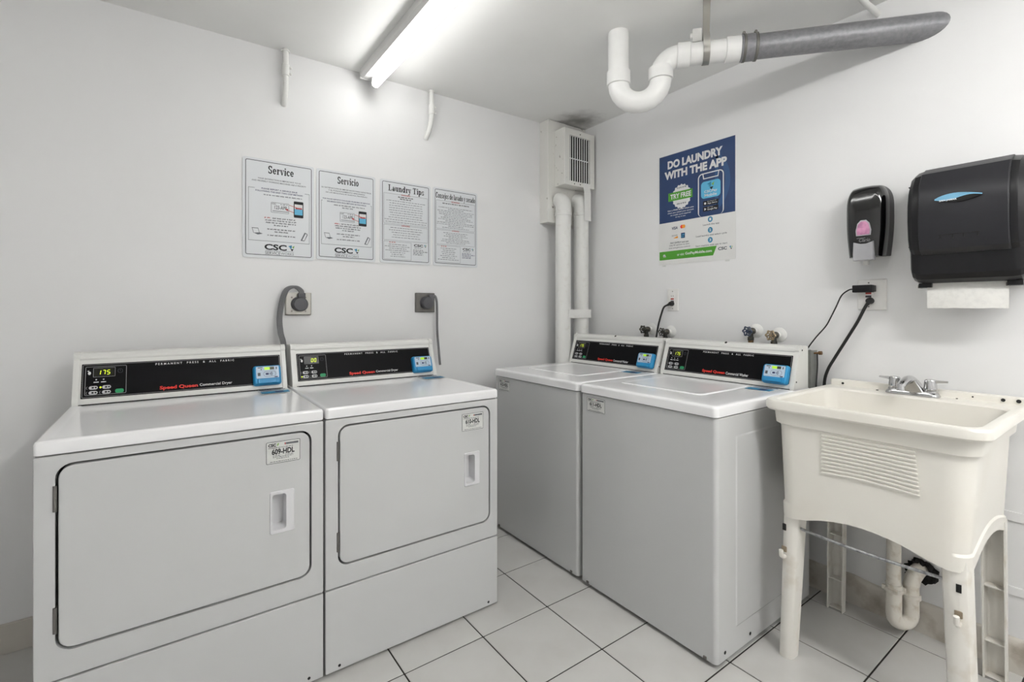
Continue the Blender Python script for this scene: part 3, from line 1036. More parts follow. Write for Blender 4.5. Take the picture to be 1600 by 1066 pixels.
S_ = .31
G_ = {
    'S': (1.0, arc(.5, 1.08, .46, .42, 20, 270, .26) + arc(.5, .38, .46, .42, -160, 90, .26) + R_(.82, .94, 1.0, 1.42) + R_(.06, .18, .06, .5)),
    'C': (1.15, arc(.62, .73, .58, .77, 40, 320, .3, 16) + R_(1.0, 1.12, .98, 1.45)),
    'L': (1.1, R_(.2, .5, 0, 1.45) + R_(.04, .66, 1.32, 1.45) + R_(.04, 1.02, 0, .13) + R_(.9, 1.02, 0, .45)),
    'T': (1.2, R_(.45, .75, 0, 1.45) + R_(.05, 1.15, 1.31, 1.45) + R_(.05, .17, 1.0, 1.45) + R_(1.03, 1.15, 1.0, 1.45) + R_(.28, .92, 0, .12)),
    'e': (.92, arc(.47, .5, .43, .52, 0, 325, .26, 14) + R_(.1, .88, .46, .58)),
    'r': (.72, R_(.14, .14 + S_, 0, 1) + R_(.02, .56, 0, .12) + R_(.02, .3, .88, 1) + arc(.5, .68, .24, .32, 20, 170, .18, 6) + R_(.56, .74, .70, .92)),
    'v': (.95, [[(.1, 1), (.4, 1), (.62, .0), (.40, .0)], [(.78, 1), (.90, 1), (.60, 0), (.48, 0)]] + R_(.0, .46, .88, 1) + R_(.64, .98, .88, 1)),
    'i': (.5, R_(.13, .13 + S_, 0, 1) + R_(.02, .51, 0, .12) + R_(.02, .3, .88, 1) + R_(.13, .13 + S_, 1.16, 1.42)),
    'c': (.84, arc(.46, .5, .42, .52, 45, 320, .26, 14) + R_(.60, .80, .66, .86)),
    'o': (.96, arc(.48, .5, .44, .52, 0, 360, .26, 18)),
    'a': (.9, arc(.36, .3, .32, .32, 0, 360, .22, 14) + R_(.5, .5 + S_, 0, .72) + arc(.45, .66, .32, .34, 0, 160, .2, 8) + R_(.5, .9, 0, .11)),
    'u': (1.05, R_(.12, .12 + S_, .25, 1) + R_(.64, .64 + S_, 0, 1) + R_(.0, .3, .88, 1) + R_(.54, .8, .88, 1) + R_(.8, 1.02, 0, .12) + arc(.5, .34, .38, .36, 180, 330, .2, 8)),
    'n': (1.05, R_(.12, .12 + S_, 0, 1) + R_(.66, .66 + S_, 0, .7) + R_(.0, .52, 0, .12) + R_(.54, 1.04, 0, .12) + R_(0, .3, .88, 1) + arc(.56, .64, .37, .38, 0, 160, .22, 8)),
    'd': (1.02, arc(.44, .5, .42, .52, 0, 360, .26, 16) + R_(.6, .6 + S_, 0, 1.45) + R_(.46, .7, 1.34, 1.45) + R_(.8, 1.02, 0, .12)),
    'y': (.95, [[(.1, 1), (.4, 1), (.62, .0), (.40, .0)], [(.78, 1), (.90, 1), (.46, -.4), (.32, -.4)]] + R_(.0, .46, .88, 1) + R_(.64, .98, .88, 1) + R_(.08, .36, -.45, -.25)),
    'p': (1.02, arc(.56, .5, .42, .52, 0, 360, .26, 16) + R_(.12, .12 + S_, -.45, 1) + R_(.0, .52, -.45, -.33) + R_(.0, .3, .88, 1)),
    's': (.78, arc(.4, .74, .34, .28, 20, 270, .19, 10) + arc(.4, .26, .34, .28, -160, 90, .19, 10) + R_(.62, .72, .68, .98) + R_(.06, .16, .04, .34)),
    'j': (.5, R_(.16, .16 + S_, -.25, 1) + R_(.04, .3, .88, 1) + R_(.16, .16 + S_, 1.16, 1.42) + arc(.14, -.2, .29, .26, -150, 0, .2, 6)),
    'l': (.5, R_(.13, .13 + S_, 0, 1.45) + R_(.02, .51, 0, .12) + R_(.02, .3, 1.33, 1.45)),
    ' ': (.42, []),
}


def serif(b, s, x0, x1, y0, cap, z=0.0):
    tw = sum(G_[c][0] + .06 for c in s) - .06
    kx = (x1 - x0) / tw
    ky = cap / 1.45
    x = 0
    for c in s:
        for q in G_[c][1]:
            b.poly([(x0 + (x + p[0]) * kx, y0 + p[1] * ky) for p in q], z)
        x += G_[c][0] + .06


def words(b, x0, x1, y, h, rnd):
    x = x0
    while x < x1 - .001:
        l = min(rnd.uniform(.006, .02), x1 - x)
        # each word is a row of letter-like strokes
        xx = x
        while xx < x + l - .0008:
            b.rect(xx, min(xx + .0016, x + l), y + (0 if rnd.random() > .3 else h * .2), y + h * (1 if rnd.random() > .5 else .78))
            xx += .0022
        x += l + .0035


# ------------------------------------------------------------------ four signs on the dryer wall
def sign(x0, x1, z0, z1, heading, label, kind, seed):
    w, h = x1 - x0, z1 - z0
    M = frame_m((x0, -.0005, z0), (1, 0, 0), (0, 0, 1))
    t = thing('notice_sign', label, 'sign', (x0 + w / 2, -.001, z0), 0, 'white notice signs above the dryers')
    T0 = Matrix.Translation((-(x0 + w / 2), .001, -z0))
    lo = rr(0, w, 0, h, .010, 4)
    mb(T0 @ M).loft([[(p[0], p[1], 0) for p in lo], [(p[0], p[1], .003) for p in lo]]).obj('board', SIGN, t, smooth=False)
    P = T0 @ M @ Matrix.Translation((0, 0, .0034))
    rnd = random.Random(seed)
    W = w / .29
    Hh = h / .44

    def pr(name, m, fn):
        q = mb(P)
        fn(q)
        return q.obj(name, m, t, smooth=False, recalc=False)
    pr('border_print', PRINT_DG, lambda q: q.frame(.011, w - .011, .013, h - .010, .0028, .008))
    if kind == 'service':
        pr('heading_text', PRINT_K, lambda q: serif(q, heading, w * .34, w * .70, h * .862, h * .078))
        en = heading == 'Service'
        l1 = ['YOUR SATISFACTION IS IMPORTANT TO US', 'AND PROPERLY WORKING MACHINES ARE A PRIORITY'] if en else ['SU SATISFACCION ES IMPORTANTE PARA NOSOTROS', 'Y EL FUNCIONAMIENTO APROPIADO', 'DE LAS MAQUINAS ES NUESTRA PRIORIDAD']
        l2 = ['PLEASE REPORT A SERVICE ISSUE', 'FOLLOWING THE EASY TWO STEP METHOD'] if en else ['POR FAVOR REPORTE CUALQUIER PROBLEMA DE SERVICIO', 'SIGUIENDO ESTE FACIL METODO DE DOS PASOS']

        def body(q):
            y = h * .795
            for i, s in enumerate(l1):
                ww = (.30, .38, .36)[i] if en else (.42, .31, .35)[i]
                q.text(s, w / 2 - w * ww, w / 2 + w * ww, y, y + h * .014, bold=.012)
                y -= h * .026
        pr('intro_text', PRINT_DG, body)

        def body2(q):
            y = h * .695 if en else h * .670
            for i, s in enumerate(l2):
                ww = (.25, .33)[i] if en else (.40, .33)[i]
                q.text(s, w / 2 - w * ww, w / 2 + w * ww, y, y + h * .015, bold=.02)
                y -= h * .026
        pr('instruction_text', PRINT_NAVY, body2)
        bt = .70 if en else .655
        pr('box_line', PRINT_MG, lambda q: (q.rect(w * .075, w * .08, h * .175, h * bt), q.rect(w * .925, w * .93, h * .175, h * bt), q.rect(w * .075, w * .93, h * .172, h * .176),
                                            q.rect(w * .075, w * (.16 if en else .10), h * (bt - .002), h * (bt + .002)), q.rect(w * (.86 if en else .91), w * .93, h * (bt - .002), h * (bt + .002))))
        pr('step_text', PRINT_MG, lambda q: (words(q, w * .28, w * .82, h * (.636 if en else .612), h * .013, rnd), None if en else words(q, w * .42, w * .60, h * .588, h * .013, rnd)))
        by = .575 if en else .545
        pr('label_picture', PRINT_MG, lambda q: (q.frame(w * .38, w * .63, h * (by - .105), h * by, .0016, .003), q.rect(w * .40, w * .62, h * (by - .09), h * (by - .084))))
        pr('label_picture_text', PRINT_DG, lambda q: (q.text('123-APP', w * .43, w * .60, h * (by - .068), h * (by - .03), bold=.01), q.text('CSC', w * .39, w * .45, h * (by - .022), h * (by - .008), bold=.02), words(q, w * .51, w * .61, h * (by - .02), h * .010, rnd)))
        # phone
        pr('phone_picture', PRINT_K, lambda q: q.poly(rr(w * .70, w * .84, h * (by - .135), h * (by + .035), .004, 4)))
        q = mb(P @ Matrix.Translation((0, 0, .0003)))
        q.rect(w * .712, w * .828, h * (by - .045), h * (by + .005))
        q.obj('phone_screen', PRINT_W, t, smooth=False, recalc=False)
        q = mb(P @ Matrix.Translation((0, 0, .0003)))
        q.rect(w * .712, w * .828, h * (by - .105), h * (by - .045))
        q.obj('phone_screen_blue', PRINT_LBLUE, t, smooth=False, recalc=False)

        def arrows(q):
            q.rect(w * .725, w * .82, h * (by - .045), h * (by - .03))
            for (xa, ya, xb, yb) in ((.635, by - .012, .75, by - .032), (.59, by - .062, .70, by - .085)):
                dx, dy = (xb - xa) * w, (yb - ya) * h
                L = math.hypot(dx, dy)
                nx, ny = -dy / L * .0012, dx / L * .0012
                q.poly([(xa * w + nx, ya * h + ny), (xa * w - nx, ya * h - ny), (xb * w - nx, yb * h - ny), (xb * w + nx, yb * h + ny)])
            q.poly([(w * .575, h * (by - .055)), (w * .62, h * (by - .052)), (w * .61, h * (by - .078))])
        q = mb(P @ Matrix.Translation((0, 0, .0006)))
        arrows(q)
        q.obj('arrow_print', PRINT_DRED, t, smooth=False, recalc=False)

        def low(q):
            y = .405
            for (a, c) in ((.40, .72), (.30, .74), (.31, .73), (.42, .62)):
                words(q, w * a, w * c, h * y, h * .013, rnd)
                y -= .024
            y -= .018
            for (a, c) in ((.33, .72), (.43, .62)):
                words(q, w * a, w * c, h * y, h * .013, rnd)
                y -= .024
            y -= .014
            words(q, w * .33, w * .72, h * y, h * .013, rnd)
        pr('body_text', PRINT_DG, low)
        pr('step_red_text', PRINT_DRED, lambda q: words(q, w * .29, w * .38, h * .405, h * .013, rnd))
        # laptop and handset line drawings
        pr('laptop_drawing', PRINT_MG, lambda q: (q.poly([(w * .12, h * .30), (w * .20, h * .30), (w * .205, h * .294), (w * .127, h * .294)]), q.poly([(w * .12, h * .30), (w * .127, h * .30), (w * .15, h * .245), (w * .143, h * .245)]),
                                                  q.poly([(w * .20, h * .30), (w * .206, h * .30), (w * .226, h * .25), (w * .219, h * .25)]), q.poly([(w * .145, h * .248), (w * .225, h * .255), (w * .27, h * .245), (w * .20, h * .232)])))
        pr('handset_drawing', PRINT_MG, lambda q: (q.poly([(w * .80, h * .205), (w * .815, h * .20), (w * .875, h * .285), (w * .86, h * .293)]), q.poly([(w * .85, h * .20), (w * .86, h * .205), (w * .905, h * .27), (w * .895, h * .278)]),
                                                   q.poly([(w * .80, h * .205), (w * .85, h * .20), (w * .855, h * .207), (w * .81, h * .212)]), q.poly([(w * .86, h * .293), (w * .90, h * .28), (w * .90, h * .272), (w * .86, h * .285)])))
        pr('logo_text', PRINT_K, lambda q: q.text('CSC', w * .29, w * .60, h * .085, h * .145, bold=.035))
        pr('logo_subtext', PRINT_DG, lambda q: (q.text('SERVICE', w * .30, w * .51, h * .040, h * .070, bold=.004), q.rect(w * .30, w * .70, h * .077, h * .080)))
        pr('logo_subtext_light', PRINT_MG, lambda q: q.text('WORKS', w * .515, w * .70, h * .043, h * .066))
        star_logo(t, P, w * .665, h * .118, w * .045)
    else:
        es = heading != 'Laundry Tips'
        if es:
            pr('heading_text', PRINT_K, lambda q: serif(q, heading, w * .055, w * .945, h * .866, h * .070))
        else:
            pr('heading_text', PRINT_K, lambda q: serif(q, heading, w * .15, w * .86, h * .870, h * .074))
        pr('box_line', PRINT_MG, lambda q: (q.frame(w * .065, w * .935, h * .475, h * .838, .0012, .001), q.frame(w * .065, w * .935, h * .275, h * .462, .0012, .001), q.frame(w * .065, w * .60, h * .045, h * .262, .0012, .001)))
        pr('red_heading', PRINT_DRED, lambda q: (q.text('SECADORAS' if es else 'WASHERS', w * .40, w * .58, h * .826, h * .845, bold=.02), q.text('LAVADORAS' if es else 'DRYERS', w * .41, w * .57, h * .452, h * .470, bold=.02),
                                                 words(q, w * .17, w * .29, h * .246, h * .013, rnd)))

        def body(q):
            words(q, w * (.2 if es else .34), w * (.80 if es else .64), h * .800, h * .015, rnd)
            if not es:
                words(q, w * .38, w * .60, h * .778, h * .015, rnd)
        pr('subheading_text', PRINT_K, body)

        def lines(q):
            y = .750
            step = .0215 if es else .0285
            while y > .488:
                s = rnd.uniform(.10, .42) if es and rnd.random() < .5 else rnd.uniform(.30, .42)
                words(q, w * (.5 - s), w * (.5 + s), h * y, h * .0095, rnd)
                y -= step
            y = .425
            while y > .288:
                s = rnd.uniform(.14, .38) if es else rnd.uniform(.20, .36)
                words(q, w * (.5 - s), w * (.5 + s), h * y, h * .0095, rnd)
                y -= step
            y = .222
            while y > .06:
                s = rnd.uniform(.10, .25)
                words(q, w * (.335 - s), w * (.335 + s), h * y, h * .010, rnd)
                y -= .024
        pr('body_text', PRINT_MG, lines)
        pr('contact_text', PRINT_DG if not es else PRINT_NAVY, lambda q: [words(q, w * .64, w * (.93 if i == 1 else .84), h * (.172 - .019 * i), h * .012, rnd) for i in range(4)])
        pr('logo_text', PRINT_K, lambda q: q.text('CSC', w * .655, w * .84, h * .218, h * .250, bold=.035))
        pr('logo_subtext', PRINT_MG, lambda q: words(q, w * .66, w * .82, h * .198, h * .010, rnd))
        star_logo(t, P, w * .885, h * .235, w * .026)


sign(-2.033, -1.732, 1.447, 1.895, 'Service', 'white notice headed Service, leftmost above the dryers', 'service', 1)
sign(-1.721, -1.431, 1.456, 1.895, 'Servicio', 'white notice headed Servicio with phone picture above dryers', 'service', 2)
sign(-1.406, -1.118, 1.459, 1.896, 'Laundry Tips', 'white notice headed Laundry Tips above the dryers', 'tips', 3)
sign(-1.103, -0.814, 1.461, 1.899, 'Consejos de lavado y secado', 'white notice headed Consejos de lavado, rightmost above dryers', 'tips', 4)


# ------------------------------------------------------------------ app poster on the washer wall
def poster():
    yl, yr_, z0, z1 = -0.677, -1.136, 1.468, 2.088
    w, h = yl - yr_, z1 - z0
    t = thing('app_poster', 'blue and white laundry app poster on the washer wall', 'poster', (0, (yl + yr_) / 2, z0))
    T0 = Matrix.Translation((0, -(yl + yr_) / 2, -z0))
    M = T0 @ frame_m((-.0006, yl, z0), (0, -1, 0), (0, 0, 1))
    mb(M).box(0, w, 0, h, 0, .0016).obj('sheet', POSTER, t, smooth=False)
    n = [0]

    def pr(name, m, fn, lift=0.0):
        q = mb(M @ Matrix.Translation((0, 0, .0020 + lift)))
        fn(q)
        return q.obj(name, m, t, smooth=False, recalc=False)
    hb = h * .383
    pr('blue_field', PRINT_BLUE, lambda q: q.rect(w * .008, w * .995, hb, h * .997))
    # large soft circle of slightly lighter blue
    LB = mat('print_blue_ring', (34, 78, 126), 0.4, var=0.3, vscale=8, var_col=(28, 68, 118))
    pr('ring_print', LB, lambda q: q.loft([[(w * .52 + w * r * math.cos(a), h * .66 + w * r * math.sin(a), 0) for a in [-.85 + 1.7 * i / 20 for i in range(21)]] for r in (.36, .42)], False, False), .0003)
    pr('headline_text', PRINT_W, lambda q: (q.text('DO LAUNDRY', w * .13, w * .85, h * .868, h * .942, bold=.05), q.text('WITH THE APP', w * .085, w * .90, h * .775, h * .848, bold=.05)), .0006)
    # badge
    pr('badge', PRINT_W, lambda q: q.poly([(w * .325 + w * .135 * (1 if i % 2 else .90) * math.cos(PI * i / 18), h * .600 + w * .150 * (1 if i % 2 else .90) * math.sin(PI * i / 18)) for i in range(36)]), .0006)
    pr('badge_band', PRINT_GREEN, lambda q: q.poly([(w * .14, h * .572), (w * .475, h * .572), (w * .475, h * .648), (w * .14, h * .648)]), .0009)
    pr('badge_text', PRINT_W, lambda q: q.text('TRY FREE', w * .17, w * .455, h * .588, h * .632, bold=.03), .0012)
    pr('badge_small_text', PRINT_MG, lambda q: (words(q, w * .26, w * .39, h * .672, h * .014, random.Random(1)), words(q, w * .26, w * .39, h * .53, h * .014, random.Random(2))), .0009)
    pr('offer_text', PRINT_W, lambda q: (q.text('Get a FREE $4.00 when you', w * .13, w * .49, h * .478, h * .494, bold=.02), q.text('when you reload your account', w * .13, w * .49, h * .456, h * .472, bold=.012),
                                         q.text('no credit card required', w * .17, w * .45, h * .434, h * .450, bold=.012), q.text('to try it out', w * .24, w * .38, h * .414, h * .428, bold=.012)), .0006)
    # phone outline
    pr('phone_outline', PRINT_W, lambda q: (q.loft([[(p[0], p[1], 0) for p in rr(w * .545, w * .865, hb - .0, h * .752, .025, 6)], [(p[0], p[1], 0) for p in rr(w * .558, w * .852, hb - .0, h * .743, .020, 6)]], False, False),
                                            [q.poly(s) for s in ([(w * .60, h * .752), (w * .612, h * .752), (w * .625, h * .705), (w * .612, h * .700)], [(w * .612, h * .708), (w * .612, h * .700), (w * .80, h * .700), (w * .80, h * .708)], [(w * .80, h * .705), (w * .79, h * .700), (w * .80, h * .752), (w * .812, h * .752)])]), .0006)
    pr('app_icon', PRINT_LBLUE, lambda q: q.poly(rr(w * .585, w * .825, h * .535, h * .678, .018, 5)), .0006)
    pr('app_icon_text', PRINT_W, lambda q: (q.text('CSCPay', w * .625, w * .785, h * .575, h * .602, bold=.02), q.text('Mobile', w * .63, w * .78, h * .548, h * .572, bold=.012)), .0009)
    star_logo(t, M @ Matrix.Translation((0, 0, .0029)), w * .705, h * .636, w * .045)
    pr('store_badge', PRINT_K, lambda q: (q.poly(rr(w * .61, w * .80, h * .474, h * .514, .004, 3)), q.poly(rr(w * .61, w * .80, h * .424, h * .464, .004, 3))), .0006)
    pr('store_badge_text', PRINT_W, lambda q: (q.text('App Store', w * .665, w * .785, h * .480, h * .496, bold=.012), q.text('Google Play', w * .665, w * .785, h * .428, h * .446, bold=.012), q.text('Download on the', w * .665, w * .775, h * .502, h * .510), q.text('GET IT ON', w * .665, w * .735, h * .452, h * .459),
                                               q.disc(w * .637, h * .492, w * .013), q.poly([(w * .628, h * .432), (w * .652, h * .443), (w * .628, h * .454)])), .0009)
    # payment marks
    pr('visa_text', PRINT_NAVY, lambda q: q.text('VISA', w * .19, w * .27, h * .312, h * .338, bold=.02, shear=.2), .0003)
    pr('card_circle_red', PRINT_RED, lambda q: q.disc(w * .33, h * .328, w * .022), .0003)
    pr('card_circle_orange', PRINT_ORANGE, lambda q: q.disc(w * .355, h * .328, w * .022), .0005)
    pr('discover_text', PRINT_DG, lambda q: q.text('DISCOVER', w * .19, w * .27, h * .252, h * .264), .0003)
    pr('discover_mark', PRINT_ORANGE, lambda q: q.poly([(w * .21, h * .232), (w * .275, h * .232), (w * .275, h * .250), (w * .25, h * .246)]), .0003)
    pr('amex_mark', PRINT_BLUE, lambda q: q.rect(w * .318, w * .372, h * .226, h * .272), .0003)
    pr('amex_text', PRINT_LBLUE, lambda q: (q.text('AM', w * .326, w * .364, h * .250, h * .264, bold=.02), q.text('EX', w * .326, w * .364, h * .232, h * .246, bold=.02)), .0006)
    pr('payment_text', PRINT_DG, lambda q: (q.text("PAY SAFELY and use", w * .17, w * .42, h * .185, h * .200, bold=.012), q.text('easy fill options to save', w * .155, w * .43, h * .162, h * .178, bold=.006), q.text('time and give you control', w * .145, w * .44, h * .138, h * .154, bold=.006)), .0003)
    for i, (s, y) in enumerate((('Launch the app', .352), ('Load laundry and select cycle', .262), ('Start machine with app to start', .178))):
        pr('step_disc', PRINT_TEAL, lambda q: q.disc(w * .70, h * y, w * .030, w * .032), .0003)
        pr('step_number', PRINT_W, lambda q: q.text(str(i + 1), w * .688, w * .712, h * y - w * .015, h * y + w * .015, bold=.02), .0006)
        ww = (.10, .19, .195)[i]
        pr('step_text', PRINT_DG, lambda q: q.text(s, w * (.71 - ww), w * (.71 + ww), h * (y - .052), h * (y - .034), bold=.006), .0003)
    pr('green_band', PRINT_GREEN, lambda q: q.poly([(w * .010, h * .045), (w * .735, h * .045), (w * .780, h * .122), (w * .010, h * .122)]), .0003)
    pr('band_text', PRINT_W, lambda q: (q.text('or visit', w * .265, w * .36, h * .072, h * .094, bold=.012), q.text('GetPayMobile.com', w * .375, w * .72, h * .068, h * .098, bold=.025), q.disc(w * .08, h * .083, w * .018), q.rect(w * .065, w * .105, h * .07, h * .08)), .0006)
    pr('logo_text', PRINT_DG, lambda q: q.text('CSC', w * .795, w * .90, h * .082, h * .108, bold=.035), .0003)
    star_logo(t, M @ Matrix.Translation((0, 0, .0023)), w * .945, h * .096, w * .020)
    for x in (.05, .88):
        mb(M).box(w * x, w * x + .022, -.010, -.001, .0, .0012).obj('tape_tab', LABELW, t, smooth=False)


poster()


# ------------------------------------------------------------------ dryer outlets with plugs and cords
def dryer_outlet(xc, zc, label, plate_m, cord_label, side, machine):
    t = thing('dryer_outlet', label, 'outlet', (xc, 0, zc), 0, 'steel dryer outlets')
    lo = lambda i: rr(-.057 + i, .057 - i, -.053 + i, .053 - i, .004, 3)
    M = frame_m((0, -.0005, 0), (1, 0, 0), (0, 0, 1))
    mb(M).loft([[(p[0], p[1], 0) for p in lo(0)], [(p[0], p[1], .010) for p in lo(0)], [(p[0], p[1], .013) for p in lo(.004)]]).obj('plate', plate_m, t, angle=25)
    for (x, z) in ((-.030, .030), (.030, .030), (-.030, -.034), (.030, -.034)):
        mb(M).lathe([(.004, .0), (.004, .0012)], (x, z, .0130), (0, 0, 1), 10).obj('plate_screw', STEELD, t)
    mb(M).lathe([(.034, 0), (.033, .006)], (0, 0, .0128), (0, 0, 1), 24).obj('receptacle', PLUGG, t)
    # cord with plug
    c0 = Matrix.Translation((xc, -.02, zc))
    if side < 0:
        pts = [(.010, -.012, .040), (.004, -.016, .062), (-.022, -.02, .078), (-.055, -.02, .066), (-.074, -.02, .020), (-.086, -.02, -.06), (-.084, -.03, -.13), (-.075, -.05, -.19), (-.078, -.055, -.32)]
    else:
        pts = [(.030, -.012, .035), (.045, -.018, .036), (.054, -.02, .01), (.057, -.02, -.05), (.058, -.02, -.15), (.060, -.03, -.24), (.060, -.05, -.34)]
    b = mb(c0)
    cp = catmull(pts, 6)
    if side < 0:
        for off in (-.006, 0, .006):
            b.tube([p + Vector((off, 0, 0)) for p in cp], .0065, 8)
    else:
        b.tube(cp, .0065, 8)
    c = b.obj('power_cord', CORDG)
    c['label'] = cord_label
    attach(c, machine)
    M2 = c0 @ frame_m((0.004, 0, 0), (1, 0, 0), (0, 0, 1))
    b = mb(M2)
    b.lathe([(.031, .0), (.033, .004), (.033, .020), (.029, .026), (.0, .0268)], (.0, -.002, .0), (0, 0, 1), 22)
    if side < 0:
        b.box(-.010, .022, .018, .052, .0, .020, .005)
    else:
        b.box(.008, .040, .010, .046, .0, .020, .006)
    b.obj('plug', PLUGG, c)


dryer_outlet(-1.803, 1.240, 'square steel dryer outlet plate above the 609-HDL dryer', STEEL, 'thick grey dryer cord looping left from its plug', -1, D609)
dryer_outlet(-1.154, 1.252, 'dull grey dryer outlet plate on the right, above the 610-HDL dryer', STEELD, 'grey dryer cord hanging straight down on the right', 1, D610)


# ------------------------------------------------------------------ white outlets on the washer wall
def wall_outlet(y0, y1, z0, z1, rec_y, label):
    t = thing('wall_outlet', label, 'outlet', (0, (y0 + y1) / 2, (z0 + z1) / 2), 0, 'white wall outlets')
    M = frame_m((-.0005, 0, 0), (0, -1, 0), (0, 0, 1))
    hw, hh = abs(y0 - y1) / 2, (z1 - z0) / 2
    lo = lambda i: rr(-hw + i, hw - i, -hh + i, hh - i, .004, 3)
    mb(M).loft([[(p[0], p[1], 0) for p in lo(0)], [(p[0], p[1], .003) for p in lo(0)], [(p[0], p[1], .006) for p in lo(.004)]]).obj('plate', OUTW, t, angle=25)
    rx = rec_y
    r = mb(M).box(rx - .017, rx + .017, -.036, .036, .005, .0085, .0015).obj('receptacle', OUTW, t)
    mb(M).box(rx - .010, rx + .010, .002, .010, .008, .0105, .001).obj('test_button', OUTRED, r)
    mb(M).box(rx - .010, rx + .010, -.011, -.003, .008, .0105, .001).obj('reset_button', PLUGG, r)
    for z in (.022, -.024):
        for x in (-.006, .006):
            mb(M).box(rx + x - .0011, rx + x + .0011, z - .004, z + .004, .0082, .0088).obj('socket_slot', DARKGAP, r)
    for z in (.048, -.048):
        mb(M).lathe([(.003, 0), (.003, .001)], (rx, z, .0058), (0, 0, 1), 8).obj('plate_screw', STEELD, t)
    return M


wall_outlet(-0.735, -0.808, 1.205, 1.330, 0.0, 'narrow white wall outlet above the corner washer')
wall_outlet(-1.656, -1.755, 1.211, 1.335, -.010, 'wide white wall outlet beside the soap dispenser')

# washer cord
def plug_cord(machine, label, loc, pts, r, neck, m=CORDK):
    T = Matrix.Translation(loc)
    c = mb(T).tube(catmull(pts, 8), r, 10).obj('power_cord', m)
    c['label'] = label
    attach(c, machine)
    b = mb(T)
    b.lathe([(.013, 0), (.014, .004), (.012, .020), (.009, .026)], (0, 0, 0), (-1, 0, 0), 14)
    b.cyl((-.016, 0, 0), (-.018, neck[0], neck[1]), .010, 10, .006)
    b.obj('plug', m, c)
    return c


plug_cord(W612, 'black cord running from the narrow outlet', (-.0088, -0.772, 1.247), [(-.018, .018, -.006), (-.022, .040, -.020), (-.022, .058, -.060), (-.026, .074, -.120), (-.030, .086, -.190), (-.04, .095, -.28)], .0052, (.022, -.008))
c = plug_cord(W611, 'thick black cord dropping from the wide outlet', (-.0088, -1.703, 1.248), [(-.018, .006, -.012), (-.022, .016, -.035), (-.022, .038, -.085), (-.022, .075, -.155), (-.022, .118, -.235), (-.020, .146, -.290), (-.018, .160, -.345), (-.016, .162, -.44)], .0060, (.006, -.016))
t = thing('power_adapter', 'black power adapter with thin cable plugged above the thick cord', 'adapter', (-.0088, -1.700, 1.296))
mb().box(-.030, 0, -.016, .052, -.014, .016, .003).obj('brick', BLACKP, t)
mb().box(-.026, -.002, -.022, -.014, -.012, .014, .002).obj('end_cap', DKGREY, t)
mb().tube(catmull([(-.016, .050, .0), (-.018, .066, -.002), (-.020, .092, -.024), (-.020, .112, -.070), (-.020, .134, -.120), (-.020, .152, -.155), (-.022, .190, -.205), (-.024, .222, -.255), (-.03, .24, -.30)], 8), .0028, 8).obj('cable', CORDK, t)


# ------------------------------------------------------------------ shutoff valves
def valve(y, z, label, wheel_m, spin):
    t = thing('shutoff_valve', label, 'valve', (0, y, z), 0, 'wall shutoff valves')
    mb().lathe([(.034, .0005), (.033, .004), (.024, .010), (.018, .014)], (0, 0, 0), (-1, 0, 0), 24).obj('escutcheon', PIPEPAINT, t)
    mb().lathe([(.014, 0), (.014, .034), (.0115, .036)], (-.002, 0, 0), (-1, 0, 0), 14).obj('wall_stub', PIPEPAINT, t)
    b = mb()
    b.lathe([(.0125, 0), (.016, .002), (.016, .016), (.013, .020), (.015, .026), (.0135, .036), (.009, .040), (.009, .050)], (-.032, 0, 0), (-1, 0, 0), 14)
    b.cyl((-.052, 0, -.004), (-.052, 0, -.030), .011, 12)
    b.cyl((-.052, 0, -.028), (-.052, 0, -.044), .0145, 8)
    b.obj('valve_body', VALVEK, t)
    mb().cyl((-.052, 0, -.044), (-.052, 0, -.062), .0125, 12).obj('hose_fitting', BRASS, t)
    # lobed hand wheel
    b = mb(frame_m((-.084, 0, 0), (0, -1, 0), (0, 0, 1)))
    N = 48
    ring = [((.019 + .0028 * math.cos(6 * (2 * PI * i / N) + spin)) * math.cos(2 * PI * i / N), (.019 + .0028 * math.cos(6 * (2 * PI * i / N) + spin)) * math.sin(2 * PI * i / N), 0) for i in range(N)]
    prof = [(-.0042, 0), (0, .0042), (.0042, 0), (0, -.0042)]
    loops = []
    for (x, y_, zz) in ring:
        L = math.hypot(x, y_)
        loops.append([(x * (1 + o / L), y_ * (1 + o / L), zz + dz) for o, dz in prof])
    loops.append(loops[0])
    b.loft(loops, False, False)
    for k in range(6):
        a = k * PI / 3 + spin
        b.cyl((0, 0, .001), (.018 * math.cos(a), .018 * math.sin(a), 0), .0028, 6)
    b.cyl((0, 0, -.006), (0, 0, .006), .006, 10)
    b.obj('hand_wheel', wheel_m, t)


valve(-.627, 1.100, 'dark shutoff valve above corner washer, left of the black cord', VALVEK, 0)
valve(-.757, 1.090, 'white-dusted shutoff valve above corner washer, right of black cord', VALVEK, .4)
valve(-1.238, 1.111, 'blue-wheeled shutoff valve above the 611-HDL washer', WHEELB, .2)
valve(-1.345, 1.096, 'worn tan-wheeled shutoff valve above the 611-HDL washer', WHEELT, .1)

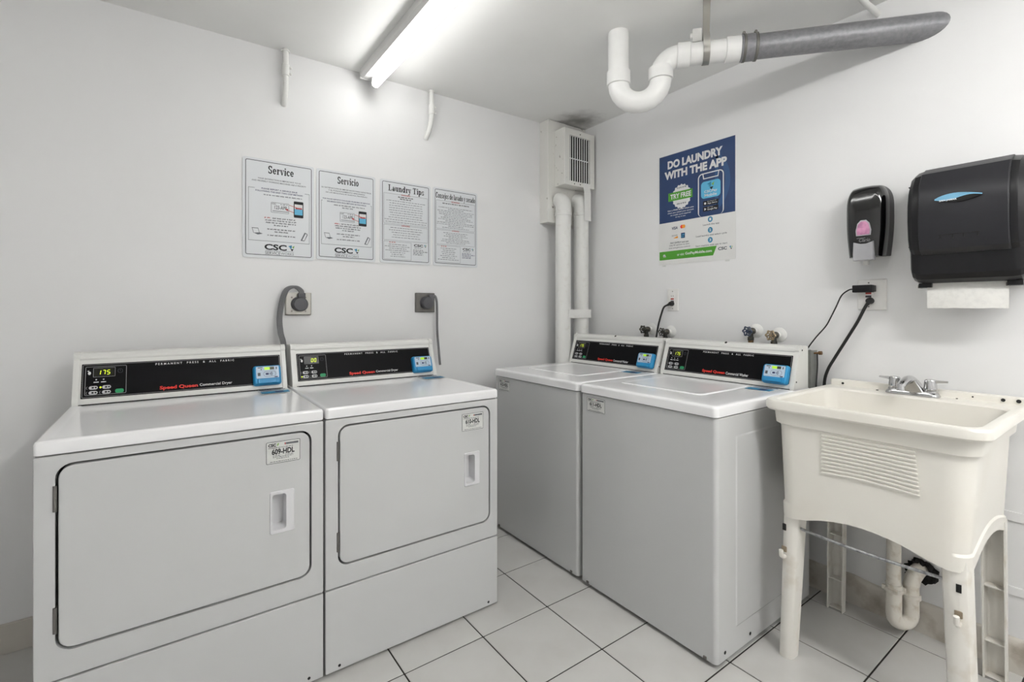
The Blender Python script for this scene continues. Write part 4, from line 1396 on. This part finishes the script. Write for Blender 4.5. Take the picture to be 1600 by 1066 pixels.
# grey metal bracket behind washer
t = thing('metal_bracket_box', 'grey metal channel with small bolt behind washer near sink', 'metal box', (-.055, -1.500, .80))
b = mb()
b.loft([[(x, y, z) for x, y in ((-.03, .014), (-.03, -.014), (.03, -.014), (.03, -.012), (-.028, -.012), (-.028, .012), (.03, .012), (.03, .014))] for z in (0, .238)])
b.obj('channel', mat('grey_painted_metal', (128, 130, 126), .5, var=.4, vscale=20), t, smooth=False)
mb().box(-.022, .026, -.010, .010, .05, .236).obj('dark_inside', DARKGAP, t)
b = mb()
b.cyl((.0, -.014, .226), (.0, -.034, .228), .004, 8)
b.cyl((.0, -.032, .228), (.0, -.044, .229), .008, 10)
b.obj('bolt', BRASS, t)
mb().tube(catmull([(.0, -.026, .226), (.002, -.026, .17), (.0, -.022, .09), (0, -.02, 0.0)], 6), .003, 8).obj('ground_wire', DKGREY, t)


# ------------------------------------------------------------------ soap dispenser
def soap():
    yc = -1.712
    t = thing('soap_dispenser', 'black wall soap dispenser with silver push lever and pink window', 'soap dispenser', (0, yc, 1.40))
    # local u = -y (right), v = z from 1.40
    M = frame_m((0, 0, 0), (0, -1, 0), (0, 0, 1))

    def outline(hw, v0, v1, topr, z):
        # broad rounded top, sides drawing in gently towards the bottom
        h = v1 - v0
        wid = lambda f: hw * (0.84 + 0.16 * math.sin(min(1, f / .55) * PI / 2)) if f < .70 else hw * (.62 + .38 * max(0.0, 1 - ((f - .70) / .30) ** 2.6) ** .6)
        right = []
        for i in range(17):
            f = 1 - (1 - i / 16) ** 1.7
            right.append((wid(f), v0 + h * f))
        pts = [(-hw * .45, v0), (0, v0), (hw * .45, v0)] + right + [(hw * .3, v1 + .003), (0, v1 + .004), (-hw * .3, v1 + .003)] + [(-u, v) for u, v in reversed(right)]
        return [(u, v, z) for u, v in pts]
    b = mb(M)
    b.loft([outline(.066, .024, .294, 0, .0005), outline(.067, .022, .296, 0, .02), outline(.067, .022, .296, 0, .055)])
    b.obj('back_body', DKGREY, t, angle=30)
    b = mb(M)
    b.loft([outline(.067, .022, .296, 0, .056), outline(.066, .018, .292, 0, .082), outline(.061, .017, .280, 0, .100), outline(.050, .020, .258, 0, .109), outline(.022, .05, .19, 0, .114)])
    b.obj('front_cover', BLACKG, t, angle=60)
    # window
    F = M @ Matrix.Translation((0, 0, .1135))
    win = [(-.024, .100), (.024, .100), (.026, .120), (.020, .148), (.009, .160), (-.009, .160), (-.020, .148), (-.026, .120)]
    mb(F).loft([[(p[0], p[1], -.004) for p in win], [(p[0], p[1], .001) for p in win], [(p[0] * .88, .128 + (p[1] - .128) * .9, .0018) for p in win]]).obj('window_frame', SILVER, t)
    mb(F).poly([(p[0] * .84, .126 + (p[1] - .126) * .86) for p in win], .0022, .0012).obj('soap_window', PINK, t)
    b = mb(F)
    b.text('Clario', -.014, .022, .076, .090, z=.0010, shear=.25)
    b.text('american', -.022, .006, .089, .094, z=.0010)
    b.obj('brand_text', PRINT_GREY, t, smooth=False, recalc=False)
    # push lever
    b = mb(M)
    top = lambda z: [(-.033, .003, z), (.035, .003, z), (.036, .03, z), (.034, .076, z), (.010, .068, z), (-.008, .068, z), (-.032, .076, z), (-.034, .03, z)]
    b.loft([top(.100), top(.118), [(p[0] * .9, .034 + (p[1] - .034) * .9, .122) for p in top(0)]])
    b.obj('push_lever', SILVER, t, angle=30)
    mb(M).cyl((.0, -.012, .085), (.0, .006, .085), .010, 12).obj('nozzle', OUTW, t)


soap()


# ------------------------------------------------------------------ paper towel dispenser
def towel():
    yl, yr_ = -1.868, -2.160
    w = yl - yr_
    z0, z1 = 1.302, 1.712
    t = thing('towel_dispenser', 'large black paper towel dispenser on the right wall', 'towel dispenser', (0, (yl + yr_) / 2, z0))
    h = z1 - z0
    # profile: depth (toward room) against height
    prof = [(.0, .0), (.14, .0), (.165, .012), (.176, .03), (.182, .10), (.200, .115), (.214, .15), (.222, .22), (.221, .28), (.208, .335), (.178, .378), (.132, .402), (.07, .41), (.0, .41)]
    hw = w / 2
    Mx = frame_m((0, 0, 0), (0, -1, 0), (0, 0, 1))

    def sec(u, k, dz=0.0):
        return [(u, .205 + (v - .205) * (k + dz), .0005 + d * k) for d, v in prof]
    b = mb(Mx)
    b.loft([sec(-hw, .86), sec(-hw + .006, .93), sec(-hw + .018, .97), sec(-hw + .033, .985), sec(hw - .033, .985), sec(hw - .018, .97), sec(hw - .006, .93), sec(hw, .86)])
    b.obj('body', BLACKP, t, angle=22)
    b = mb(Mx)
    pf = [p for p in prof if p[0] > .13]
    s0, s1 = -hw + .036, hw - .036
    pu = [p for p in prof if p[1] >= .10 and p[0] > .10]
    sh = lambda u, e: [(u, v, d + e) for d, v in pu] + [(u, v, d - .012) for d, v in reversed(pu)]
    b.loft([sh(s0, .0005), sh(s0 + .003, .003), sh(s1 - .003, .003), sh(s1, .0005)])
    b.obj('front_cover', SMOKE, t, angle=22)
    # recessed lower window outline
    # vertical score marks on the sides
    for s in (-1, 1):
        for v in (.13, .22, .29, .34):
            mb(Mx).box(s * (hw - .004) - .002, s * (hw - .004) + .002, v - .0015, v + .0015, .09, .185).obj('side_slot', DARKGAP, t)
    # level slot
    q = mb(Mx)
    q.box(-.056, .046, .1565, .1595, .214, .2195)
    for u in (-.052, -.020, .006, .040):
        q.box(u - .0015, u + .0015, .146, .158, .2125, .2195)
    q.obj('level_slot', DARKGAP, t, smooth=False)
    # badge
    Mb = Mx @ frame_m((0, .272, .2252), (1, 0, 0), (0, 1, -.05))
    bp = []
    for i in range(13):
        x = -.064 + .116 * i / 12
        bp.append((x, .006 + .013 * math.sin(PI * (i / 12) ** .8)))
    for i in range(12, -1, -1):
        x = -.064 + .116 * i / 12
        bp.append((x, .002 - .013 * math.sin(PI * (i / 12) ** 1.15)))
    bd = mb(Mb).poly([(p[0], p[1]) for p in bp], 0, .003).obj('badge', BLACKG, t, smooth=False)
    up = [(x, y) for x, y in bp[:13]] + [(-.064 + .116 * i / 12, .002 + .006 * math.sin(2 * PI * i / 12) * (-.9)) for i in range(12, -1, -1)]
    mb(Mb @ Matrix.Translation((0, 0, .0034))).poly(up).obj('badge_blue', mat('badge_blue', (112, 166, 196), .35, var=.2, vscale=30), bd, smooth=False, recalc=False)
    mb(Mb @ Matrix.Translation((0, 0, .0038))).text('SAN JAMAR', -.052, -.008, -.0060, .0010, bold=.03).obj('badge_text', PRINT_W, bd, smooth=False, recalc=False)
    # tear bar mounts underneath
    for u in (-hw + .035, hw - .035):
        mb(Mx).box(u - .018, u + .018, -.012, .004, .08, .135, .002).obj('tear_bar_mount', BLACKP, t)
        mb(Mx).box(u - .022, u - .016, -.013, -.002, .09, .125, .001).obj('mount_clip', STEELD, t)
    # sheet
    s = mb()
    rnd = random.Random(5)
    n = 24
    lo = []
    for i in range(n + 1):
        y = -1.906 - .204 * i / n
        bow = .006 * math.sin(PI * i / n)
        zb = 1.217 + rnd.uniform(-.0015, .0015)
        lo.append([(-.118 - bow, y, 1.312), (-.121 - bow * 1.5, y, 1.28), (-.124 - bow, y, 1.25), (-.122 - bow, y, zb),
                   (-.1215 - bow, y, zb), (-.1235 - bow, y, 1.25), (-.1205 - bow * 1.5, y, 1.28), (-.1175 - bow, y, 1.312)])
    s.loft(lo)
    o = s.obj('paper_towel', PAPER, angle=60)
    tag(o, 'white paper towel sheet hanging from the black dispenser', 'paper towel')


towel()


# ------------------------------------------------------------------ utility sink
def sink():
    XF, YC = -0.612, -1.855
    t = thing('utility_sink', 'cream plastic laundry sink on four legs beside the washer', 'sink', (XF, YC, 0), -PI / 2)
    hw, D = .291, .590
    zr = .900
    n, m = 6, 10
    L = lambda ix, iy0, iy1, z, r: [(p[0], p[1], z) for p in rr(-hw + ix, hw - ix, iy0, D - iy1, r, n, m)]
    loops = []

    def skirt(z, arch, ix, iy0, iy1, r):
        out = []
        for (x, y) in rr(-hw + ix, hw - ix, iy0, D - iy1, r, n, m):
            # arch along each side, none at corners
            ax = max(0, 1 - (x / (hw - ix - .065)) ** 2)
            yy = (y - D / 2) / (D / 2 - iy0 - .06)
            ay = max(0, 1 - yy * yy)
            near_front = y < iy0 + .02 or y > D - iy1 - .02
            a = ax if near_front else ay
            out.append((x, y, z + arch * (a if a > 0 else 0)))
        return out
    # inside -> rim -> outside
    loops.append(skirt(.498, .040, .053, .043, .050, .042))     # inner bottom edge of skirt
    loops.append(skirt(.498, .040, .047, .037, .044, .046))     # outer bottom edge
    loops.append(skirt(.540, .034, .045, .035, .042, .048))
    loops.append(skirt(.547, .034, .049, .038, .045, .048))
    loops.append(L(.036, .030, .032, .808, .060))
    loops.append(L(.033, .028, .030, .816, .060))
    loops.append(L(.024, .022, .016, .820, .058))
    loops.append(L(.020, .019, .012, .866, .056))
    loops.append(L(.004, .004, .002, .866, .056))
    loops.append(L(.000, .000, .000, .872, .056))
    loops.append(L(.000, .000, .000, .892, .056))
    loops.append(L(.004, .004, .002, .899, .054))
    loops.append(L(.012, .012, .006, .901, .050))
    loops.append(L(.026, .026, .105, .899, .050))
    loops.append(L(.032, .032, .112, .892, .050))
    loops.append(L(.050, .048, .135, .66, .075))
    loops.append(L(.075, .070, .160, .615, .08))
    loops.append(L(.16, .15, .24, .606, .05))
    b = mb()
    b.loft(loops, False, True)
    b.obj('basin', SINK, t, angle=32)
    # inside of skirt (thickness)
    # back ledge / splash
    b = mb()
    b.loft([[(p[0], p[1], z) for p in rr(-hw + .012, hw - .004, D - .034, D - .003, .006, 3)] for z in (.898, .921)] + [[(p[0], p[1], .924) for p in rr(-hw + .015, hw - .007, D - .031, D - .006, .004, 3)]])
    b.obj('back_ledge', SINK, t, angle=40)
    for (x, y, z, r) in ((-.232, D - .036, .911, .0045), (-.108, D - .060, .9008, .004), (.12, D - .050, .9008, .003), (.158, D - .036, .912, .0025), (.232, D - .036, .912, .0055), (.268, D - .036, .913, .006)):
        d = (0, -1, 0) if z > .905 else (0, 0, 1)
        mb().lathe([(r, 0), (r, .0022)], (x, y if z > .905 else y, z), d, 12).obj('mounting_hole', HOLEK, t)
    # washboard ribs on the front
    b = mb()
    for k in range(11):
        z = .806 - .0122 * k
        pts = []
        for i in range(13):
            u = i / 12
            x = -.107 + (.240 + .010 * k / 10) * u
            zz = z + .006 * math.sin(PI * u) * (k / 10)
            yy = .0305 + (.808 - zz) / (.808 - .552) * .0085
            pts.append((x, yy - .0002, zz))
        lo = []
        for (x, y, z_) in pts:
            lo.append([(x, y + .002, z_ - .0042), (x, y - .0050, z_ - .0028), (x, y - .0054, z_ + .0010), (x, y + .002, z_ + .0046)])
        b.loft(lo)
    b.obj('washboard_ribs', SINK, t, angle=30)

    # legs
    def leg(x, y, s, wtop, wbot, lean):
        # channel section, closed side toward -y for s=-1 (front) or +y for s=1 (back)
        def secn(cx, cy, w, d, z):
            a = w / 2
            out = [(-a, d * .55), (-a, -d * .05), (-a * .82, -d * .30), (-a * .5, -d * .42), (0, -d * .46), (a * .5, -d * .42), (a * .82, -d * .30), (a, -d * .05), (a, d * .55)]
            th = .004
            k = (a - th) / a
            inn = [(p[0] * k, p[1] + (th if 0 < i < 8 else 0)) for i, p in enumerate(out)]
            P = out + list(reversed(inn))
            return [(cx + p[0], cy + (p[1] if s < 0 else -p[1]), z) for p in P]
        b = mb()
        b.loft([secn(x + lean * .0, y, wbot, .050, 0.0), secn(x + lean * .5, y, (wtop + wbot) / 2, .055, .26), secn(x + lean, y, wtop, .060, .53)])
        # web plates across the channel
        sg = 1 if s < 0 else -1
        for z in (.004, .12, .30):
            lx = x + lean * z / .53
            b.box(lx - wbot / 2 + .004, lx + wbot / 2 - .004, *sorted((y - sg * .014, y + sg * .018)), z, z + .004)
        return b.obj('leg', SINKLEG, t, angle=30)
    legs = [leg(-.232, .072, -1, .058, .047, .022), leg(.228, .072, -1, .062, .056, -.018), leg(-.238, D - .076, 1, .058, .056, .006), leg(.222, D - .076, 1, .058, .056, -.004)]
    # hooks and slots on the front legs
    for lg, x, hz, sz in ((legs[0], -.226, .374, .457), (legs[1], .222, .378, .455)):
        y = .072 - .026
        s = -1 if x < 0 else 1
        xo = -.004 if x < 0 else 0
        b = mb()
        b.tube([(x + xo, y + .006, hz - .018), (x + xo, y - .010, hz - .018), (x + xo, y - .022, hz - .010), (x + xo, y - .024, hz + .010)], .007, 10)
        b.obj('hook', SINKLEG, lg)
        mb().box(x + xo - .010, x + xo + .008, y - .002, y + .004, hz - .004, hz + .016, .003).obj('hook_opening', HOLEK if False else mat('hook_shadow_plastic', (150, 136, 116), .5, var=.2), lg)
        mb().box(x + xo - .0055, x + xo + .0055, y - .0018, y + .003, sz - .011, sz + .011).obj('slot', DARKGAP, lg, smooth=False)
    # support rod between front legs
    mb().tube([(-.184, .064, .462), (-.06, .062, .456), (.06, .062, .456), (.186, .064, .460)], .0048, 10).obj('support_rod', ROD, t)
    # drain tailpiece and trap
    px, py = -.045, D - .100
    b = mb()
    b.lathe([(.040, 0), (.040, -.012)], (px, py, .604), (0, 0, 1), 18)
    b.cyl((px, py, .60), (px, py, .15), .0225, 18)
    tail = b.obj('drain_pipe', DRAINP, t)
    b = mb()
    b.lathe([(.024, 0), (.031, .003), (.031, .012), (.026, .016), (.026, .030)], (px, py, .168), (0, 0, 1), 18)
    for k in range(4):
        a = k * PI / 2 + .5
        b.box(px + .030 * math.cos(a) - .006, px + .030 * math.cos(a) + .006, py + .030 * math.sin(a) - .006, py + .030 * math.sin(a) + .006, .172, .188, .002)
    b.obj('slip_nut', DRAINP, tail)
    b = mb()
    rx_, ry_ = .036, .058
    pts = [(px, py, .185), (px, py, .085)]
    for i in range(1, 9):
        a = PI * i / 8
        f_ = (1 - math.cos(a)) / 2
        pts.append((px + rx_ * f_, py + ry_ * f_, .080 - .030 * math.sin(a)))
    pts += [(px + rx_, py + ry_, .14), (px + rx_, py + ry_, .185), (px + rx_ + .004, py + ry_ + .008, .215), (px + rx_ + .010, py + ry_ + .026, .232), (px + rx_ + .012, D + .018, .236)]
    b.tube(pts, .0245, 16)
    b.obj('trap', DRAINP, tail)
    mb().lathe([(.024, 0), (.030, .003), (.030, .016), (.024, .02)], (px + rx_, py + ry_, .140), (0, 0, 1), 18).obj('slip_nut', DRAINP, tail)

    # faucet on the deck
    fx, fy, fz = -.001, D - .060, .9005
    M = Matrix.Translation((fx, fy, fz))
    b = mb(M)
    lo = lambda i, z: [(p[0], p[1], z) for p in rr(-.080 + i, .080 - i, -.026 + i * .6, .026 - i * .6, .022, 6)]
    b.loft([lo(0, 0), lo(0, .004), lo(.004, .010), lo(.010, .016)])
    # raised spout body
    b.loft([[(p[0], p[1], z) for p in rr(-w_, w_, y0, y1, .008, 4)] for (w_, y0, y1, z) in ((.040, -.024, .022, .012), (.030, -.024, .018, .030), (.022, -.028, .014, .046), (.018, -.030, .010, .054))])
    fa = b.obj('faucet', CHROME, t, angle=40)
    b = mb(M)
    pts = [(0, .006, .046), (-.002, -.020, .056), (-.004, -.055, .054), (-.006, -.085, .046), (-.007, -.100, .036)]
    b.tube(catmull(pts, 5), .012, 14, radii=[.017 - .005 * i / 20 for i in range(21)])
    b.cyl((-.007, -.097, .044), (-.007, -.101, .022), .0115, 14)
    b.obj('spout', CHROME, fa)
    for s in (-1, 1):
        b = mb(M)
        b.lathe([(.021, .012), (.020, .020), (.017, .022), (.017, .025), (.0195, .027), (.0175, .056), (.013, .061), (.0, .062)], (s * .052, 0, 0), (0, 0, 1), 18)
        b.loft([[(s * (.052 + d), y, z) for y, z in ((-w_, z0), (w_, z0), (w_, z1), (-w_, z1))] for d, w_, z0, z1 in ((.008, .008, .044, .060), (.022, .0055, .050, .059), (.048, .0045, .053, .0595))])
        b.obj('lever_handle', CHROME, fa, angle=40)


sink()
